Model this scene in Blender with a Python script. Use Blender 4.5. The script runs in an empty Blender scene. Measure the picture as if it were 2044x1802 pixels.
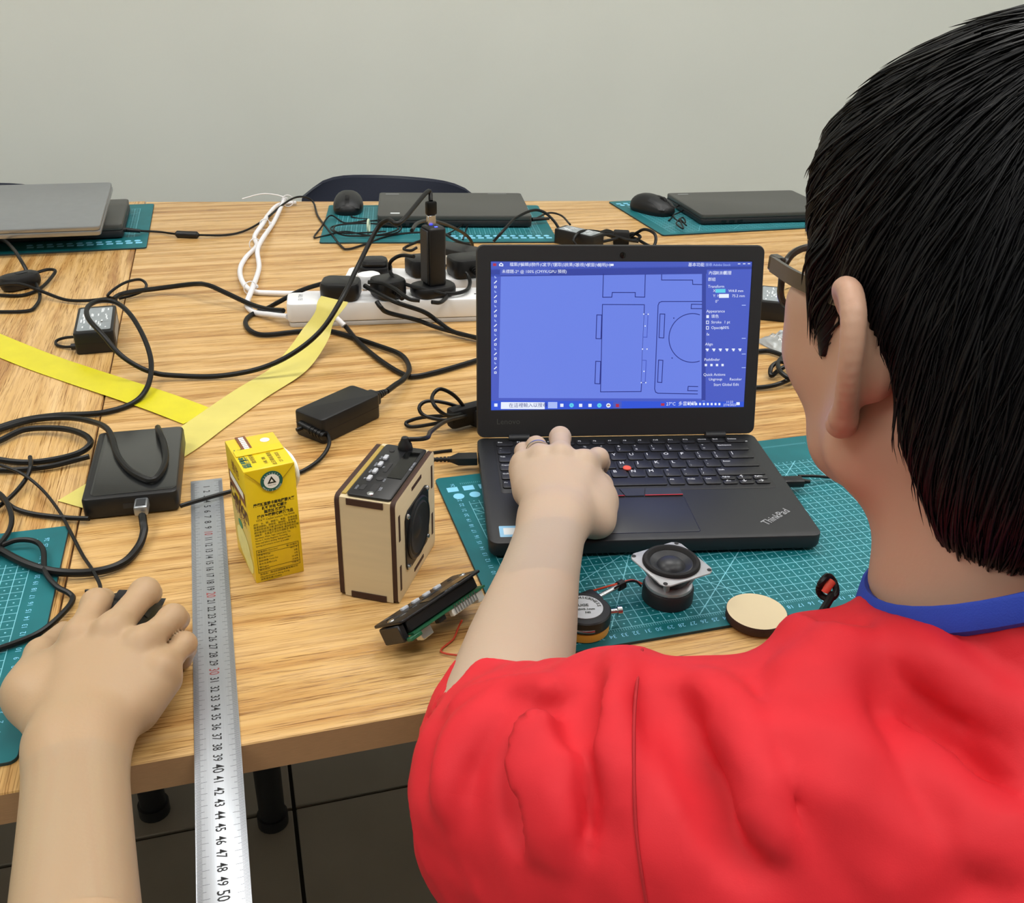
import bpy, bmesh, math, random
import numpy as np
from mathutils import Vector, Matrix
sc = bpy.context.scene
COL = sc.collection
random.seed(7); RNG = np.random.default_rng(7)
TZ = 0.75                                   # height of the table tops
YAW = math.radians(17.0)                    # the camera looks 17 degrees to the right of the tables' long side
FPX, CAMH, PITCH, ROLL = 1900.9, 0.4807, 0.4778, 0.029
IW, IH = 2044, 1802
# ---------------------------------------------------------------- camera
def rotz(v, a):
    return Vector((v[0]*math.cos(a)-v[1]*math.sin(a), v[0]*math.sin(a)+v[1]*math.cos(a), v[2]))
_f = Vector((0, math.cos(PITCH), -math.sin(PITCH))); _u = Vector((0, math.sin(PITCH), math.cos(PITCH))); _r = Vector((1, 0, 0))
_r2 = _r*math.cos(ROLL)+_u*math.sin(ROLL); _u2 = -_r*math.sin(ROLL)+_u*math.cos(ROLL)
CF, CR, CU = rotz(_f, -YAW), rotz(_r2, -YAW), rotz(_u2, -YAW)
CO = Vector((0, 0, TZ+CAMH))
cd = bpy.data.cameras.new('camera'); cam = bpy.data.objects.new('camera', cd); COL.objects.link(cam)
cd.sensor_fit = 'HORIZONTAL'; cd.sensor_width = 36.0; cd.lens = 36.0*FPX/IW; cd.clip_start = 0.02
cam.matrix_world = Matrix(((CR.x, CU.x, -CF.x, CO.x), (CR.y, CU.y, -CF.y, CO.y), (CR.z, CU.z, -CF.z, CO.z), (0, 0, 0, 1)))
sc.camera = cam
# ---------------------------------------------------------------- world, exposure
w = bpy.data.worlds.new('world'); sc.world = w; w.use_nodes = True
w.node_tree.nodes['Background'].inputs[0].default_value = (0.80, 0.86, 0.92, 1)
w.node_tree.nodes['Background'].inputs[1].default_value = 0.3
sc.view_settings.view_transform = 'Standard'; sc.view_settings.look = 'None'
sc.view_settings.gamma = 1.0; sc.view_settings.use_curve_mapping = False
sc.view_settings.exposure = 0.0
LAMPS = [(0.55, 1.55), (-1.35, 1.55), (0.55, -0.25), (-1.35, -0.25), (2.4, 1.55), (2.4, -0.25)]   # ceiling panels, table-aligned room
LAMP_W = 10.5
CEIL = 2.75
# ---------------------------------------------------------------- placing helpers
def D(u, v, depth):
    """point of the room at a distance along the lens axis"""
    return CO + depth*(CF + CR*((u-IW/2)/FPX) - CU*((v-IH/2)/FPX))
def P(u, v, h=0.0):
    """point of the room at a height h over the table top"""
    d = CF + CR*((u-IW/2)/FPX) - CU*((v-IH/2)/FPX)
    return CO + d*((TZ+h-CO.z)/d.z)
def ang(a, b):
    return math.atan2(b[1]-a[1], b[0]-a[0])
# ---------------------------------------------------------------- materials
def lin(c):
    if isinstance(c, str):
        c = tuple(int(c[i:i+2], 16)/255 for i in (0, 2, 4))
    return tuple((x/12.92 if x <= 0.04045 else ((x+0.055)/1.055)**2.4) for x in c[:3])+(1.0,)
MATS = {}
class NT:
    def __init__(s, m): s.t = m.node_tree; s.n = s.t.nodes; s.b = s.n.get('Principled BSDF')
    def new(s, typ, **kw):
        n = s.n.new(typ)
        for k, v in kw.items(): setattr(n, k, v)
        return n
    def link(s, a, b): s.t.links.new(a, b)
    def val(s, sock, v): sock.default_value = v
    def math(s, op, a, b=None, c=None):
        n = s.new('ShaderNodeMath', operation=op)
        for i, q in enumerate((a, b, c)):
            if q is None: continue
            if isinstance(q, (int, float)): n.inputs[i].default_value = q
            else: s.link(q, n.inputs[i])
        return n.outputs[0]
    def mix(s, fac, a, b):
        n = s.new('ShaderNodeMix', data_type='RGBA')
        for sock, q in ((n.inputs[0], fac), (n.inputs[6], a), (n.inputs[7], b)):
            if isinstance(q, (int, float, tuple)): sock.default_value = q
            else: s.link(q, sock)
        return n.outputs[2]
def base_mat(name):
    m = bpy.data.materials.new(name); m.use_nodes = True; MATS[name] = m
    return m, NT(m)
def mat(name, col, rough=0.5, metal=0.0, spec=0.5, var=0.06, scale=60.0, bump=0.0, bscale=400.0, sub=0.0, trans=0.0, alpha=1.0, coat=0.0, emit=None, es=0.0, sheen=0.0, stretch=None):
    """a plain surface: one colour with slight procedural mottling, optional fine relief"""
    m, t = base_mat(name); b = t.b; c = lin(col)
    tc = t.new('ShaderNodeTexCoord'); src = tc.outputs['Object']
    if stretch:
        mp = t.new('ShaderNodeMapping'); mp.inputs['Scale'].default_value = stretch; t.link(src, mp.inputs[0]); src = mp.outputs[0]
    if var > 0:
        n = t.new('ShaderNodeTexNoise'); n.inputs['Scale'].default_value = scale; n.inputs['Detail'].default_value = 4; t.link(src, n.inputs['Vector'])
        dark = tuple(x*(1-var*2.2) for x in c[:3])+(1,); lite = tuple(min(1, x*(1+var*2.2)) for x in c[:3])+(1,)
        t.link(t.mix(n.outputs['Fac'], dark, lite), b.inputs['Base Color'])
    else: b.inputs['Base Color'].default_value = c
    b.inputs['Roughness'].default_value = rough; b.inputs['Metallic'].default_value = metal
    b.inputs['Specular IOR Level'].default_value = spec
    if sub: b.inputs['Subsurface Weight'].default_value = sub; b.inputs['Subsurface Radius'].default_value = (0.012, 0.004, 0.002); b.inputs['Subsurface Scale'].default_value = 0.5
    if trans: b.inputs['Transmission Weight'].default_value = trans
    if coat: b.inputs['Coat Weight'].default_value = coat; b.inputs['Coat Roughness'].default_value = 0.1
    if sheen: b.inputs['Sheen Weight'].default_value = sheen; b.inputs['Sheen Roughness'].default_value = 0.4
    b.inputs['Alpha'].default_value = alpha
    if emit: b.inputs['Emission Color'].default_value = lin(emit); b.inputs['Emission Strength'].default_value = es
    if bump:
        n2 = t.new('ShaderNodeTexNoise'); n2.inputs['Scale'].default_value = bscale; n2.inputs['Detail'].default_value = 3; t.link(src, n2.inputs['Vector'])
        bp = t.new('ShaderNodeBump'); bp.inputs['Strength'].default_value = bump; bp.inputs['Distance'].default_value = 0.001
        t.link(n2.outputs['Fac'], bp.inputs['Height']); t.link(bp.outputs[0], b.inputs['Normal'])
    return m
def glow(name, col, s=1.0):
    """a lit screen: gives off light"""
    m, t = base_mat(name)
    t.b.inputs['Base Color'].default_value = (0.004, 0.004, 0.006, 1); t.b.inputs['Roughness'].default_value = 0.35
    t.b.inputs['Emission Color'].default_value = lin(col); t.b.inputs['Emission Strength'].default_value = s
    return m
# ---------------------------------------------------------------- mesh helpers
class MB:
    """collects shapes; build() links them as one mesh object"""
    def __init__(s): s.v = []; s.f = []; s.mi = []; s.x = Matrix.Identity(4); s.m = 0
    def add(s, vs, fs, m=None):
        o = len(s.v); X = s.x
        s.v.extend((X @ Vector(p))[:] for p in vs)
        s.f.extend(tuple(i+o for i in f) for f in fs); s.mi.extend([s.m if m is None else m]*len(fs)); return s
    def box(s, c, d, bev=0.0, seg=2, m=None, rz=0.0, R=None):
        x, y, z = d[0]/2, d[1]/2, d[2]/2
        if bev > 0:
            bm = bmesh.new(); bmesh.ops.create_cube(bm, size=1.0)
            for q in bm.verts: q.co = Vector((q.co.x*d[0], q.co.y*d[1], q.co.z*d[2]))
            bmesh.ops.bevel(bm, geom=bm.edges[:], offset=min(bev, min(d)*0.49), segments=seg, affect='EDGES', profile=0.5)
            bm.verts.index_update(); vs = [q.co.copy() for q in bm.verts]; fs = [[q.index for q in f.verts] for f in bm.faces]; bm.free()
        else:
            vs = [Vector(p) for p in ((-x,-y,-z),(x,-y,-z),(x,y,-z),(-x,y,-z),(-x,-y,z),(x,-y,z),(x,y,z),(-x,y,z))]
            fs = [(0,3,2,1),(4,5,6,7),(0,1,5,4),(1,2,6,5),(2,3,7,6),(3,0,4,7)]
        Rm = R if R is not None else Matrix.Rotation(rz, 3, 'Z')
        return s.add([Rm @ p + Vector(c) for p in vs], fs, m)
    def layers(s, rings, m=None, cap0=True, cap1=True):
        n = len(rings[0]); vs = [p for r in rings for p in r]; fs = []
        for k in range(len(rings)-1):
            for i in range(n):
                j = (i+1) % n; fs.append((k*n+i, k*n+j, (k+1)*n+j, (k+1)*n+i))
        if cap0: fs.append(tuple(reversed(range(n))))
        if cap1: fs.append(tuple((len(rings)-1)*n+i for i in range(n)))
        return s.add(vs, fs, m)
    def rslab(s, c, d, r, bev=0.001, seg=5, m=None, rz=0.0, botbev=None):
        """slab with rounded plan corners and eased top and bottom edges; c = centre of its base"""
        cx, cy, z0 = c; sx, sy, h = d; bb = bev if botbev is None else botbev
        def ring(ins, z):
            out = []; rr = max(r-ins, 1e-5)
            for qx, qy, a0 in ((1,1,0),(-1,1,90),(-1,-1,180),(1,-1,270)):
                for k in range(seg+1):
                    a = math.radians(a0+90*k/seg)
                    px = qx*(sx/2-r)+rr*math.cos(a); py = qy*(sy/2-r)+rr*math.sin(a)
                    out.append((cx+px*math.cos(rz)-py*math.sin(rz), cy+px*math.sin(rz)+py*math.cos(rz), z))
            return out
        R = [ring(bb, z0), ring(bb*0.3, z0+bb*0.3), ring(0, z0+bb), ring(0, z0+h-bev), ring(bev*0.3, z0+h-bev*0.3), ring(bev, z0+h)]
        return s.layers(R, m)
    def prism(s, poly, z0, z1, m=None):
        return s.layers([[(p[0], p[1], z0) for p in poly], [(p[0], p[1], z1) for p in poly]], m)
    def lathe(s, prof, n=32, m=None, c=(0,0,0), cap0=True, cap1=True):
        return s.layers([[(c[0]+r*math.cos(2*math.pi*i/n), c[1]+r*math.sin(2*math.pi*i/n), c[2]+z) for i in range(n)] for r, z in prof], m, cap0, cap1)
    def cyl(s, a, b, r0, r1=None, n=16, m=None):
        a, b = Vector(a), Vector(b); r1 = r0 if r1 is None else r1; q = (b-a).to_track_quat('Z', 'Y')
        ring = lambda c, r: [c + q @ Vector((r*math.cos(2*math.pi*i/n), r*math.sin(2*math.pi*i/n), 0)) for i in range(n)]
        return s.layers([ring(a, r0), ring(b, r1)], m)
    def tube(s, pts, r, n=8, m=None, flat=1.0):
        pts = [Vector(p) for p in pts]; k = len(pts); rings = []
        up = Vector((0, 0, 1))
        for i in range(k):
            t = (pts[min(i+1, k-1)]-pts[max(i-1, 0)])
            if t.length < 1e-9: t = Vector((1, 0, 0))
            t.normalize()
            a = t.cross(up)
            a = a.normalized() if a.length > 0.05 else (rings and prev or Vector((1, 0, 0)))
            if rings and a.dot(prev) < 0: a = -a
            prev = a; b = a.cross(t).normalized()
            rr = r(i/(k-1)) if callable(r) else r
            rings.append([pts[i] + a*(rr*math.cos(2*math.pi*j/n)) + b*(rr*flat*math.sin(2*math.pi*j/n)) for j in range(n)])
        return s.layers(rings, m)
    def quad(s, a, b, c, d, m=None): return s.add([a, b, c, d], [(0, 1, 2, 3)], m)
    def build(s, name, mats, parent=None, loc=None, smooth=True, angle=40):
        me = bpy.data.meshes.new(name); me.from_pydata(s.v, [], s.f)
        if not isinstance(mats, (list, tuple)): mats = [mats]
        for q in mats: me.materials.append(MATS[q] if isinstance(q, str) else q)
        me.polygons.foreach_set('material_index', s.mi)
        if smooth:
            me.polygons.foreach_set('use_smooth', [True]*len(me.polygons)); me.set_sharp_from_angle(angle=math.radians(angle))
        me.update(); return link(name, me, parent, loc)
def link(name, me, parent=None, loc=None):
    o = bpy.data.objects.new(name, me); COL.objects.link(o)
    if parent is not None: o.parent = parent
    if loc is not None: o.location = loc
    return o
def tag(o, label=None, cat=None, group=None, kind=None):
    for k, q in (('label', label), ('category', cat), ('group', group), ('kind', kind)):
        if q: o[k] = q
    return o
def thing(name, label, cat, loc=(0,0,0), rz=0.0, group=None):
    o = bpy.data.objects.new(name, None); COL.objects.link(o); o.empty_display_size = 0.02
    o.location = loc; o.rotation_euler = (0, 0, rz)
    return tag(o, label, cat, group)
def smooth_path(pts, n=10):
    """Catmull-Rom through the points"""
    p = [Vector(q) for q in pts]; p = [2*p[0]-p[1]]+p+[2*p[-1]-p[-2]]; out = []
    for i in range(1, len(p)-2):
        for k in range(n):
            t = k/n; a, b, c, d = p[i-1:i+3]
            out.append(0.5*((2*b)+(c-a)*t+(2*a-5*b+4*c-d)*t*t+(3*b-a-3*c+d)*t**3))
    out.append(p[-2]); return out
def cable(name, pts, r, m, parent=None, n=8, seg=8):
    """a round lead through image-measured points (u, v, height over the table)"""
    w3 = [P(u, v, max(h, r)) for u, v, h in pts]
    path = smooth_path(w3, seg)
    for q in path: q.z = max(q.z, TZ+r*0.98)
    org = parent.matrix_basis.inverted() if parent is not None else Matrix.Identity(4)
    mb = MB()
    if parent is None:
        c0 = path[0].copy(); mb.tube([q-c0 for q in path], r, n); return mb.build(name, m, None, c0)
    mb.tube([org @ q for q in path], r, n); return mb.build(name, m, parent)
# lettering: text curves are turned into flat meshes in one go
TEXTS = []
def text(parent, s, size, m, M4, align='CENTER', name='lettering', sx=1.0, bold=0.0):
    c = bpy.data.curves.new(name, 'FONT'); c.body = s; c.size = size; c.align_x = align; c.align_y = 'CENTER'; c.resolution_u = 2; c.offset = bold
    c.fill_mode = 'FRONT'
    TEXTS.append((c, parent, m, M4 @ Matrix.Diagonal((sx, 1, 1, 1)), name))
def flush_texts():
    tmp = []
    for c, *_ in TEXTS:
        o = bpy.data.objects.new('t', c); COL.objects.link(o); tmp.append(o)
    dg = bpy.context.evaluated_depsgraph_get(); dg.update()
    groups = {}
    for o, (c, par, m, M4, name) in zip(tmp, TEXTS):
        me = o.evaluated_get(dg).to_mesh()
        vs = [M4 @ q.co for q in me.vertices]; fs = [tuple(f.vertices) for f in me.polygons]
        groups.setdefault((par.name if par else '', name, m), [par, []])[1].append((vs, fs))
        o.evaluated_get(dg).to_mesh_clear()
    for o in tmp:
        c = o.data; bpy.data.objects.remove(o); bpy.data.curves.remove(c)
    for (pn, name, m), (par, lst) in groups.items():
        mb = MB()
        for vs, fs in lst: mb.add(vs, fs)
        if mb.f: tag(mb.build(name, m, par, smooth=False), kind='stuff' if len(lst) > 12 else None)
    TEXTS.clear()
T4 = Matrix.Translation
def frame(o, ex, ey, ez=None):
    """4x4 from an origin and the text's right and up directions"""
    ex, ey = Vector(ex).normalized(), Vector(ey).normalized(); ez = ex.cross(ey)
    return Matrix(((ex.x, ey.x, ez.x, o[0]), (ex.y, ey.y, ez.y, o[1]), (ex.z, ey.z, ez.z, o[2]), (0, 0, 0, 1)))
# ================================================================ materials of the room
def wood_mat(name, along='x', seed=0.0, bright=1.0):
    m, t = base_mat(name); b = t.b
    tc = t.new('ShaderNodeTexCoord'); mp = t.new('ShaderNodeMapping')
    mp.inputs['Location'].default_value = (seed, seed*1.7, 0)
    mp.inputs['Rotation'].default_value = (0, 0, 0 if along == 'x' else math.pi/2)
    t.link(tc.outputs['Object'], mp.inputs[0])
    def noise(sc3, scale, det, dist=0.0, rough=0.55):
        m2 = t.new('ShaderNodeMapping'); m2.inputs['Scale'].default_value = sc3; t.link(mp.outputs[0], m2.inputs[0])
        n = t.new('ShaderNodeTexNoise'); n.inputs['Scale'].default_value = scale; n.inputs['Detail'].default_value = det
        n.inputs['Distortion'].default_value = dist; n.inputs['Roughness'].default_value = rough
        t.link(m2.outputs[0], n.inputs['Vector']); return n.outputs['Fac']
    broad = noise((0.6, 5.0, 1), 1.4, 3, 0.5)
    band = noise((1.6, 34.0, 1), 1.5, 5, 0.7, 0.6)
    pore = noise((13.0, 560.0, 1), 1.6, 3, 0.35, 0.62)
    pore2 = noise((7.0, 150.0, 1), 2.0, 3, 0.6, 0.55)
    m3 = t.new('ShaderNodeMapping'); m3.inputs['Scale'].default_value = (0.35, 1.5, 1); t.link(mp.outputs[0], m3.inputs[0])
    wv = t.new('ShaderNodeTexWave', wave_type='BANDS', bands_direction='Y'); wv.inputs['Scale'].default_value = 6.0; wv.inputs['Distortion'].default_value = 9.0
    wv.inputs['Detail'].default_value = 3; wv.inputs['Detail Scale'].default_value = 0.9; t.link(m3.outputs[0], wv.inputs['Vector'])
    s1 = t.math('ADD', t.math('MULTIPLY', broad, 0.40), t.math('MULTIPLY', band, 0.85))
    s3 = t.math('ADD', s1, t.math('MULTIPLY', wv.outputs['Fac'], 0.14))
    rp = t.new('ShaderNodeValToRGB'); t.link(t.math('MULTIPLY', s3, 0.78), rp.inputs[0]); e = rp.color_ramp.elements
    e[0].position = 0.36; e[0].color = lin('a27540'); e[1].position = 0.76; e[1].color = lin('debb86')
    for p_, c_ in ((0.45, 'be9156'), (0.53, 'cda568'), (0.62, 'd6af76')):
        q = e.new(p_); q.color = lin(c_)
    def thr(v, lo_, hi_):
        r_ = t.new('ShaderNodeMapRange'); r_.inputs['From Min'].default_value = lo_; r_.inputs['From Max'].default_value = hi_; t.link(v, r_.inputs['Value']); return r_.outputs[0]
    dark = t.math('MULTIPLY', thr(pore, 0.47, 0.37), t.math('ADD', 0.22, t.math('MULTIPLY', thr(band, 0.62, 0.42), 0.78)))
    dark2 = t.math('MULTIPLY', thr(pore2, 0.45, 0.36), 0.34)
    dk = t.math('MAXIMUM', dark, dark2)
    colr = t.mix(dk, rp.outputs[0], lin('7c5222'))
    t.link(colr, b.inputs['Base Color'])
    b.inputs['Roughness'].default_value = 0.27; b.inputs['Specular IOR Level'].default_value = 0.45
    bp = t.new('ShaderNodeBump'); bp.inputs['Strength'].default_value = 0.25; bp.inputs['Distance'].default_value = 0.0006
    t.link(t.math('SUBTRACT', 1.0, dk), bp.inputs['Height']); t.link(bp.outputs[0], b.inputs['Normal'])
    return m
wood_mat('oak_laminate', 'x', 3.1); wood_mat('oak_laminate_crosswise', 'y', 8.4)
mat('edge_band', 'a9825a', 0.5, var=0.10, scale=30, stretch=(4, 4, 90))
mat('wall_paint', 'd6dad4', 0.85, var=0.02, scale=2.5, bump=0.12, bscale=90)
mat('ceiling_paint', 'e4e4e0', 0.9, var=0.01)
mat('floor_tile', '958f85', 0.35, var=0.08, scale=9)
mat('grout', '2f2e2c', 0.9, var=0.1)
mat('black_steel', '17181b', 0.45, var=0.08)
mat('white_enamel', 'ececea', 0.5, var=0.01)
m, t = base_mat('lamp_diffuser'); t.b.inputs['Base Color'].default_value = (0.9, 0.9, 0.9, 1); t.b.inputs['Emission Color'].default_value = (1.0, 0.98, 0.94, 1); t.b.inputs['Emission Strength'].default_value = 6.0
mat('chair_fabric', '22283a', 0.6, var=0.12, scale=300, bump=0.3, bscale=900)
# ================================================================ the setting
RX0, RX1, RY0, RY1 = -3.0, 4.2, -2.45, 2.95
def slab(name, lo, hi, m):
    c = [(a+b)/2 for a, b in zip(lo, hi)]; mb = MB(); mb.box((0, 0, 0), [b-a for a, b in zip(lo, hi)])
    return tag(mb.build(name, m, None, c, smooth=False), kind='structure')
flo = slab('floor', (RX0, RY0, -0.06), (RX1, RY1, -0.008), 'grout')
slab('ceiling', (RX0, RY0, CEIL), (RX1, RY1, CEIL+0.06), 'ceiling_paint')
slab('wall_back', (RX0, RY1, 0), (RX1, RY1+0.1, CEIL), 'wall_paint')
slab('wall_front', (RX0, RY0-0.1, 0), (RX1, RY0, CEIL), 'wall_paint')
slab('wall_left', (RX0-0.1, RY0, 0), (RX0, RY1, CEIL), 'wall_paint')
slab('wall_right', (RX1, RY0, 0), (RX1+0.1, RY1, CEIL), 'wall_paint')
mb = MB(); mb.box((0, 0, 0), (0.594, 0.594, 0.008), 0.0015, 1); tile0 = None
for i in range(12):
    for j in range(9):
        loc = Vector((RX0+0.3+0.6*i, RY0+0.3+0.6*j, -0.004)) - flo.location
        if tile0 is None: tile0 = mb.build('tile', 'floor_tile', flo, loc)
        else:
            o = tile0.copy(); COL.objects.link(o); o.parent = flo; o.location = loc
for k, (x, y) in enumerate(LAMPS):
    side = 'left' if x < -1 else ('middle' if x < 2 else 'right'); row = 'by the back wall' if y > 1 else 'behind the camera'
    o = thing('ceiling_light', 'white square-cornered ceiling light panel, %s one of the row %s' % (side, row), 'ceiling light', (x, y, CEIL-0.03), 0, 'ceiling light panels')
    mb = MB()
    for sx_, sy_, lx, ly in ((0, 1, 1.2, 0.03), (0, -1, 1.2, 0.03), (1, 0, 0.03, 0.6), (-1, 0, 0.03, 0.6)):
        mb.box((sx_*0.585, sy_*0.285, 0.015), (lx, ly, 0.03), 0.002, 1)
    mb.build('frame', 'white_enamel', o); mb = MB(); mb.box((0, 0, 0.018), (1.14, 0.54, 0.012)); mb.build('diffuser', 'lamp_diffuser', o)
    ld = bpy.data.lights.new('panel_lamp', 'AREA'); ld.shape = 'RECTANGLE'; ld.size = 1.14; ld.size_y = 0.54; ld.energy = LAMP_W; ld.color = (1.0, 0.985, 0.955)
    lo = bpy.data.objects.new('panel_lamp', ld); COL.objects.link(lo); lo.parent = o; lo.location = (0, 0, 0.008)
# ================================================================ tables
SEAM = -0.166; FRONT = 0.513
def table(name, label, poly, m, legs, edge=0.027):
    cx = sum(p[0] for p in poly)/len(poly); cy = sum(p[1] for p in poly)/len(poly)
    o = thing(name, label, 'table', (cx, cy, 0)); loc = [(p[0]-cx, p[1]-cy) for p in poly]
    mb = MB(); n = len(loc)
    def ins(d):
        out = []
        for i in range(n):
            a, b, c = Vector(loc[i-1]), Vector(loc[i]), Vector(loc[(i+1) % n])
            u1 = (b-a).normalized(); u2 = (c-b).normalized(); nn = Vector((-(u1.y+u2.y), u1.x+u2.x)); nn = nn/max(0.2, 1+u1.dot(u2))
            out.append(b+nn*d)
        return out
    R = [[(p[0], p[1], z) for p in ins(d)] for d, z in ((0.001, TZ-edge), (0, TZ-edge+0.001), (0, TZ-0.001), (0.0008, TZ))]
    nv = n; mb.layers(R, 0)
    for k in range(2*n): mb.mi[k] = 1                     # edge band on the sides
    mb.build('tabletop', [m, 'edge_band'], o, smooth=False)
    for (x, y) in legs:
        lm = MB(); lm.cyl((x-cx, y-cy, 0.02), (x-cx, y-cy, TZ-edge-0.001), 0.02, 0.025, 20); lm.cyl((x-cx, y-cy, 0.0), (x-cx, y-cy, 0.02), 0.024, 0.024, 20)
        lm.box((x-cx, y-cy, TZ-edge-0.004), (0.12, 0.12, 0.006), 0.002, 1); lm.build('leg', 'black_steel', o)
    fm = MB(); xs = [p[0] for p in legs]; ys = [p[1] for p in legs]; x0, x1, y0, y1 = min(xs)-cx, max(xs)-cx, min(ys)-cy, max(ys)-cy
    z = TZ-edge-0.022
    for a, b in (((x0, y0), (x1, y0)), ((x0, y1), (x1, y1)), ((x0, y0), (x0, y1)), ((x1, y0), (x1, y1))):
        fm.box(((a[0]+b[0])/2, (a[1]+b[1])/2, z), (abs(a[0]-b[0])+0.03, abs(a[1]-b[1])+0.03, 0.03), 0.002, 1)
    fm.build('frame', 'black_steel', o); return o
g = 0.0008
table('table', 'light oak table with lengthwise grain carrying the open laptop', [(SEAM+g, FRONT), (1.45, FRONT), (1.45, 1.918), (SEAM+g, 2.178)], 'oak_laminate', [(-0.034, 1.13), (1.3, 1.13), (-0.034, 2.0), (1.3, 1.8)])
table('table', 'oak table with crosswise grain on the left, carrying the silver laptop', [(-1.55, FRONT-0.005), (SEAM-g, FRONT-0.005), (SEAM-g, 2.185), (-1.55, 2.185)], 'oak_laminate_crosswise', [(-1.4, 1.2), (-0.215, 1.2), (-1.4, 2.05), (-0.215, 2.05)])
# ================================================================ chairs behind the tables
def chair(loc, rz, label, tilt):
    o = thing('chair', label, 'chair', loc, rz, 'chairs along the back wall')
    mb = MB(); rings = []
    for k in range(7):                                       # curved shell of the backrest, seen from its front
        z = 0.40+0.30*k/6; ww = 0.25*(0.86+0.14*math.sin(math.pi*min(1, k/4.5)/2)) * (1 if k < 5 else (0.97 if k == 5 else 0.86)); ring = []
        for i in range(17):
            a = -1+2*i/16; ring.append((ww*a, 0.22-0.06*a*a+0.12*(z-0.45), z-(0.03*abs(a)**6 if k == 6 else 0)+tilt*a))
        for i in range(16, -1, -1):
            a = -1+2*i/16; ring.append((ww*a, 0.255-0.06*a*a+0.12*(z-0.45), z-(0.03*abs(a)**6 if k == 6 else 0)+tilt*a))
        rings.append(ring)
    mb.layers(rings); mb.build('backrest', 'chair_fabric', o)
    mb = MB(); mb.rslab((0, -0.01, 0.42), (0.46, 0.44, 0.05), 0.08, 0.018, 6); mb.build('seat', 'chair_fabric', o)
    for sx_ in (-1, 1):
        mb = MB(); mb.tube(smooth_path([(sx_*0.2, 0.15, 0.415), (sx_*0.205, 0.2, 0.47), (sx_*0.17, 0.21, 0.55)], 6), 0.011, 10); mb.build('back_upright', 'black_steel', o)
        for sy_ in (-1, 1):
            mb = MB(); mb.cyl((sx_*0.19, sy_*0.17, 0.42), (sx_*0.22, sy_*0.21, 0.0), 0.012, 0.011, 12); mb.build('leg', 'black_steel', o)
    return o
# ================================================================ cutting mats
def mat_material(name, diag):
    m, t = base_mat(name); b = t.b
    tc = t.new('ShaderNodeTexCoord'); sp = t.new('ShaderNodeSeparateXYZ'); t.link(tc.outputs['Object'], sp.inputs[0]); x, y = sp.outputs[0], sp.outputs[1]
    gx = t.math('PINGPONG', t.math('MULTIPLY', t.math('ADD', x, 10.0), 100.0), 0.5); gy = t.math('PINGPONG', t.math('MULTIPLY', t.math('ADD', y, 10.0), 100.0), 0.5)
    ln = t.math('MAXIMUM', t.math('LESS_THAN', gx, 0.032), t.math('LESS_THAN', gy, 0.032))
    hx = t.math('SUBTRACT', 0.5, gx); hy = t.math('SUBTRACT', 0.5, gy)
    dot = t.math('LESS_THAN', t.math('ADD', t.math('MULTIPLY', hx, hx), t.math('MULTIPLY', hy, hy)), 0.006)
    inside = t.math('MULTIPLY', t.math('LESS_THAN', t.math('ABSOLUTE', x), 0.2003), t.math('MULTIPLY', t.math('LESS_THAN', y, 0.0953), t.math('GREATER_THAN', y, -0.1303)))
    # 2 mm ticks just outside the grid
    tick = t.math('MULTIPLY', t.math('LESS_THAN', t.math('PINGPONG', t.math('MULTIPLY', t.math('ADD', x, 10.0), 500.0), 0.5), 0.09), t.math('MULTIPLY', t.math('LESS_THAN', t.math('ABSOLUTE', x), 0.2003), t.math('LESS_THAN', t.math('ABSOLUTE', t.math('SUBTRACT', t.math('ABSOLUTE', y), 0.1318)), 0.0016)))
    allm = t.math('MULTIPLY', inside, t.math('MAXIMUM', ln, dot)); allm = t.math('MAXIMUM', allm, tick)
    for k, c in diag:
        d = t.math('ABSOLUTE', t.math('SUBTRACT', t.math('MULTIPLY', x, k), t.math('ADD', y, c)))
        allm = t.math('MAXIMUM', allm, t.math('MULTIPLY', inside, t.math('LESS_THAN', d, 0.0004*math.sqrt(1+k*k))))
    n = t.new('ShaderNodeTexNoise'); n.inputs['Scale'].default_value = 25; t.link(tc.outputs['Object'], n.inputs['Vector'])
    base = t.mix(n.outputs['Fac'], lin('08585f'), lin('0e7078'))
    t.link(t.mix(t.math('MULTIPLY', allm, 0.75), base, lin('86cfe0')), b.inputs['Base Color'])
    b.inputs['Roughness'].default_value = 0.5; b.inputs['Specular IOR Level'].default_value = 0.35
    return m
mat_material('mat_print', [(1.0, 0.07), (1.732, -0.11), (-1.0, 0.12), (0.58, -0.02)])
mat('mat_edge', '16353a', 0.6); mat('mat_light_print', '7fc9ea', 0.5, var=0.02)
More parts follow.
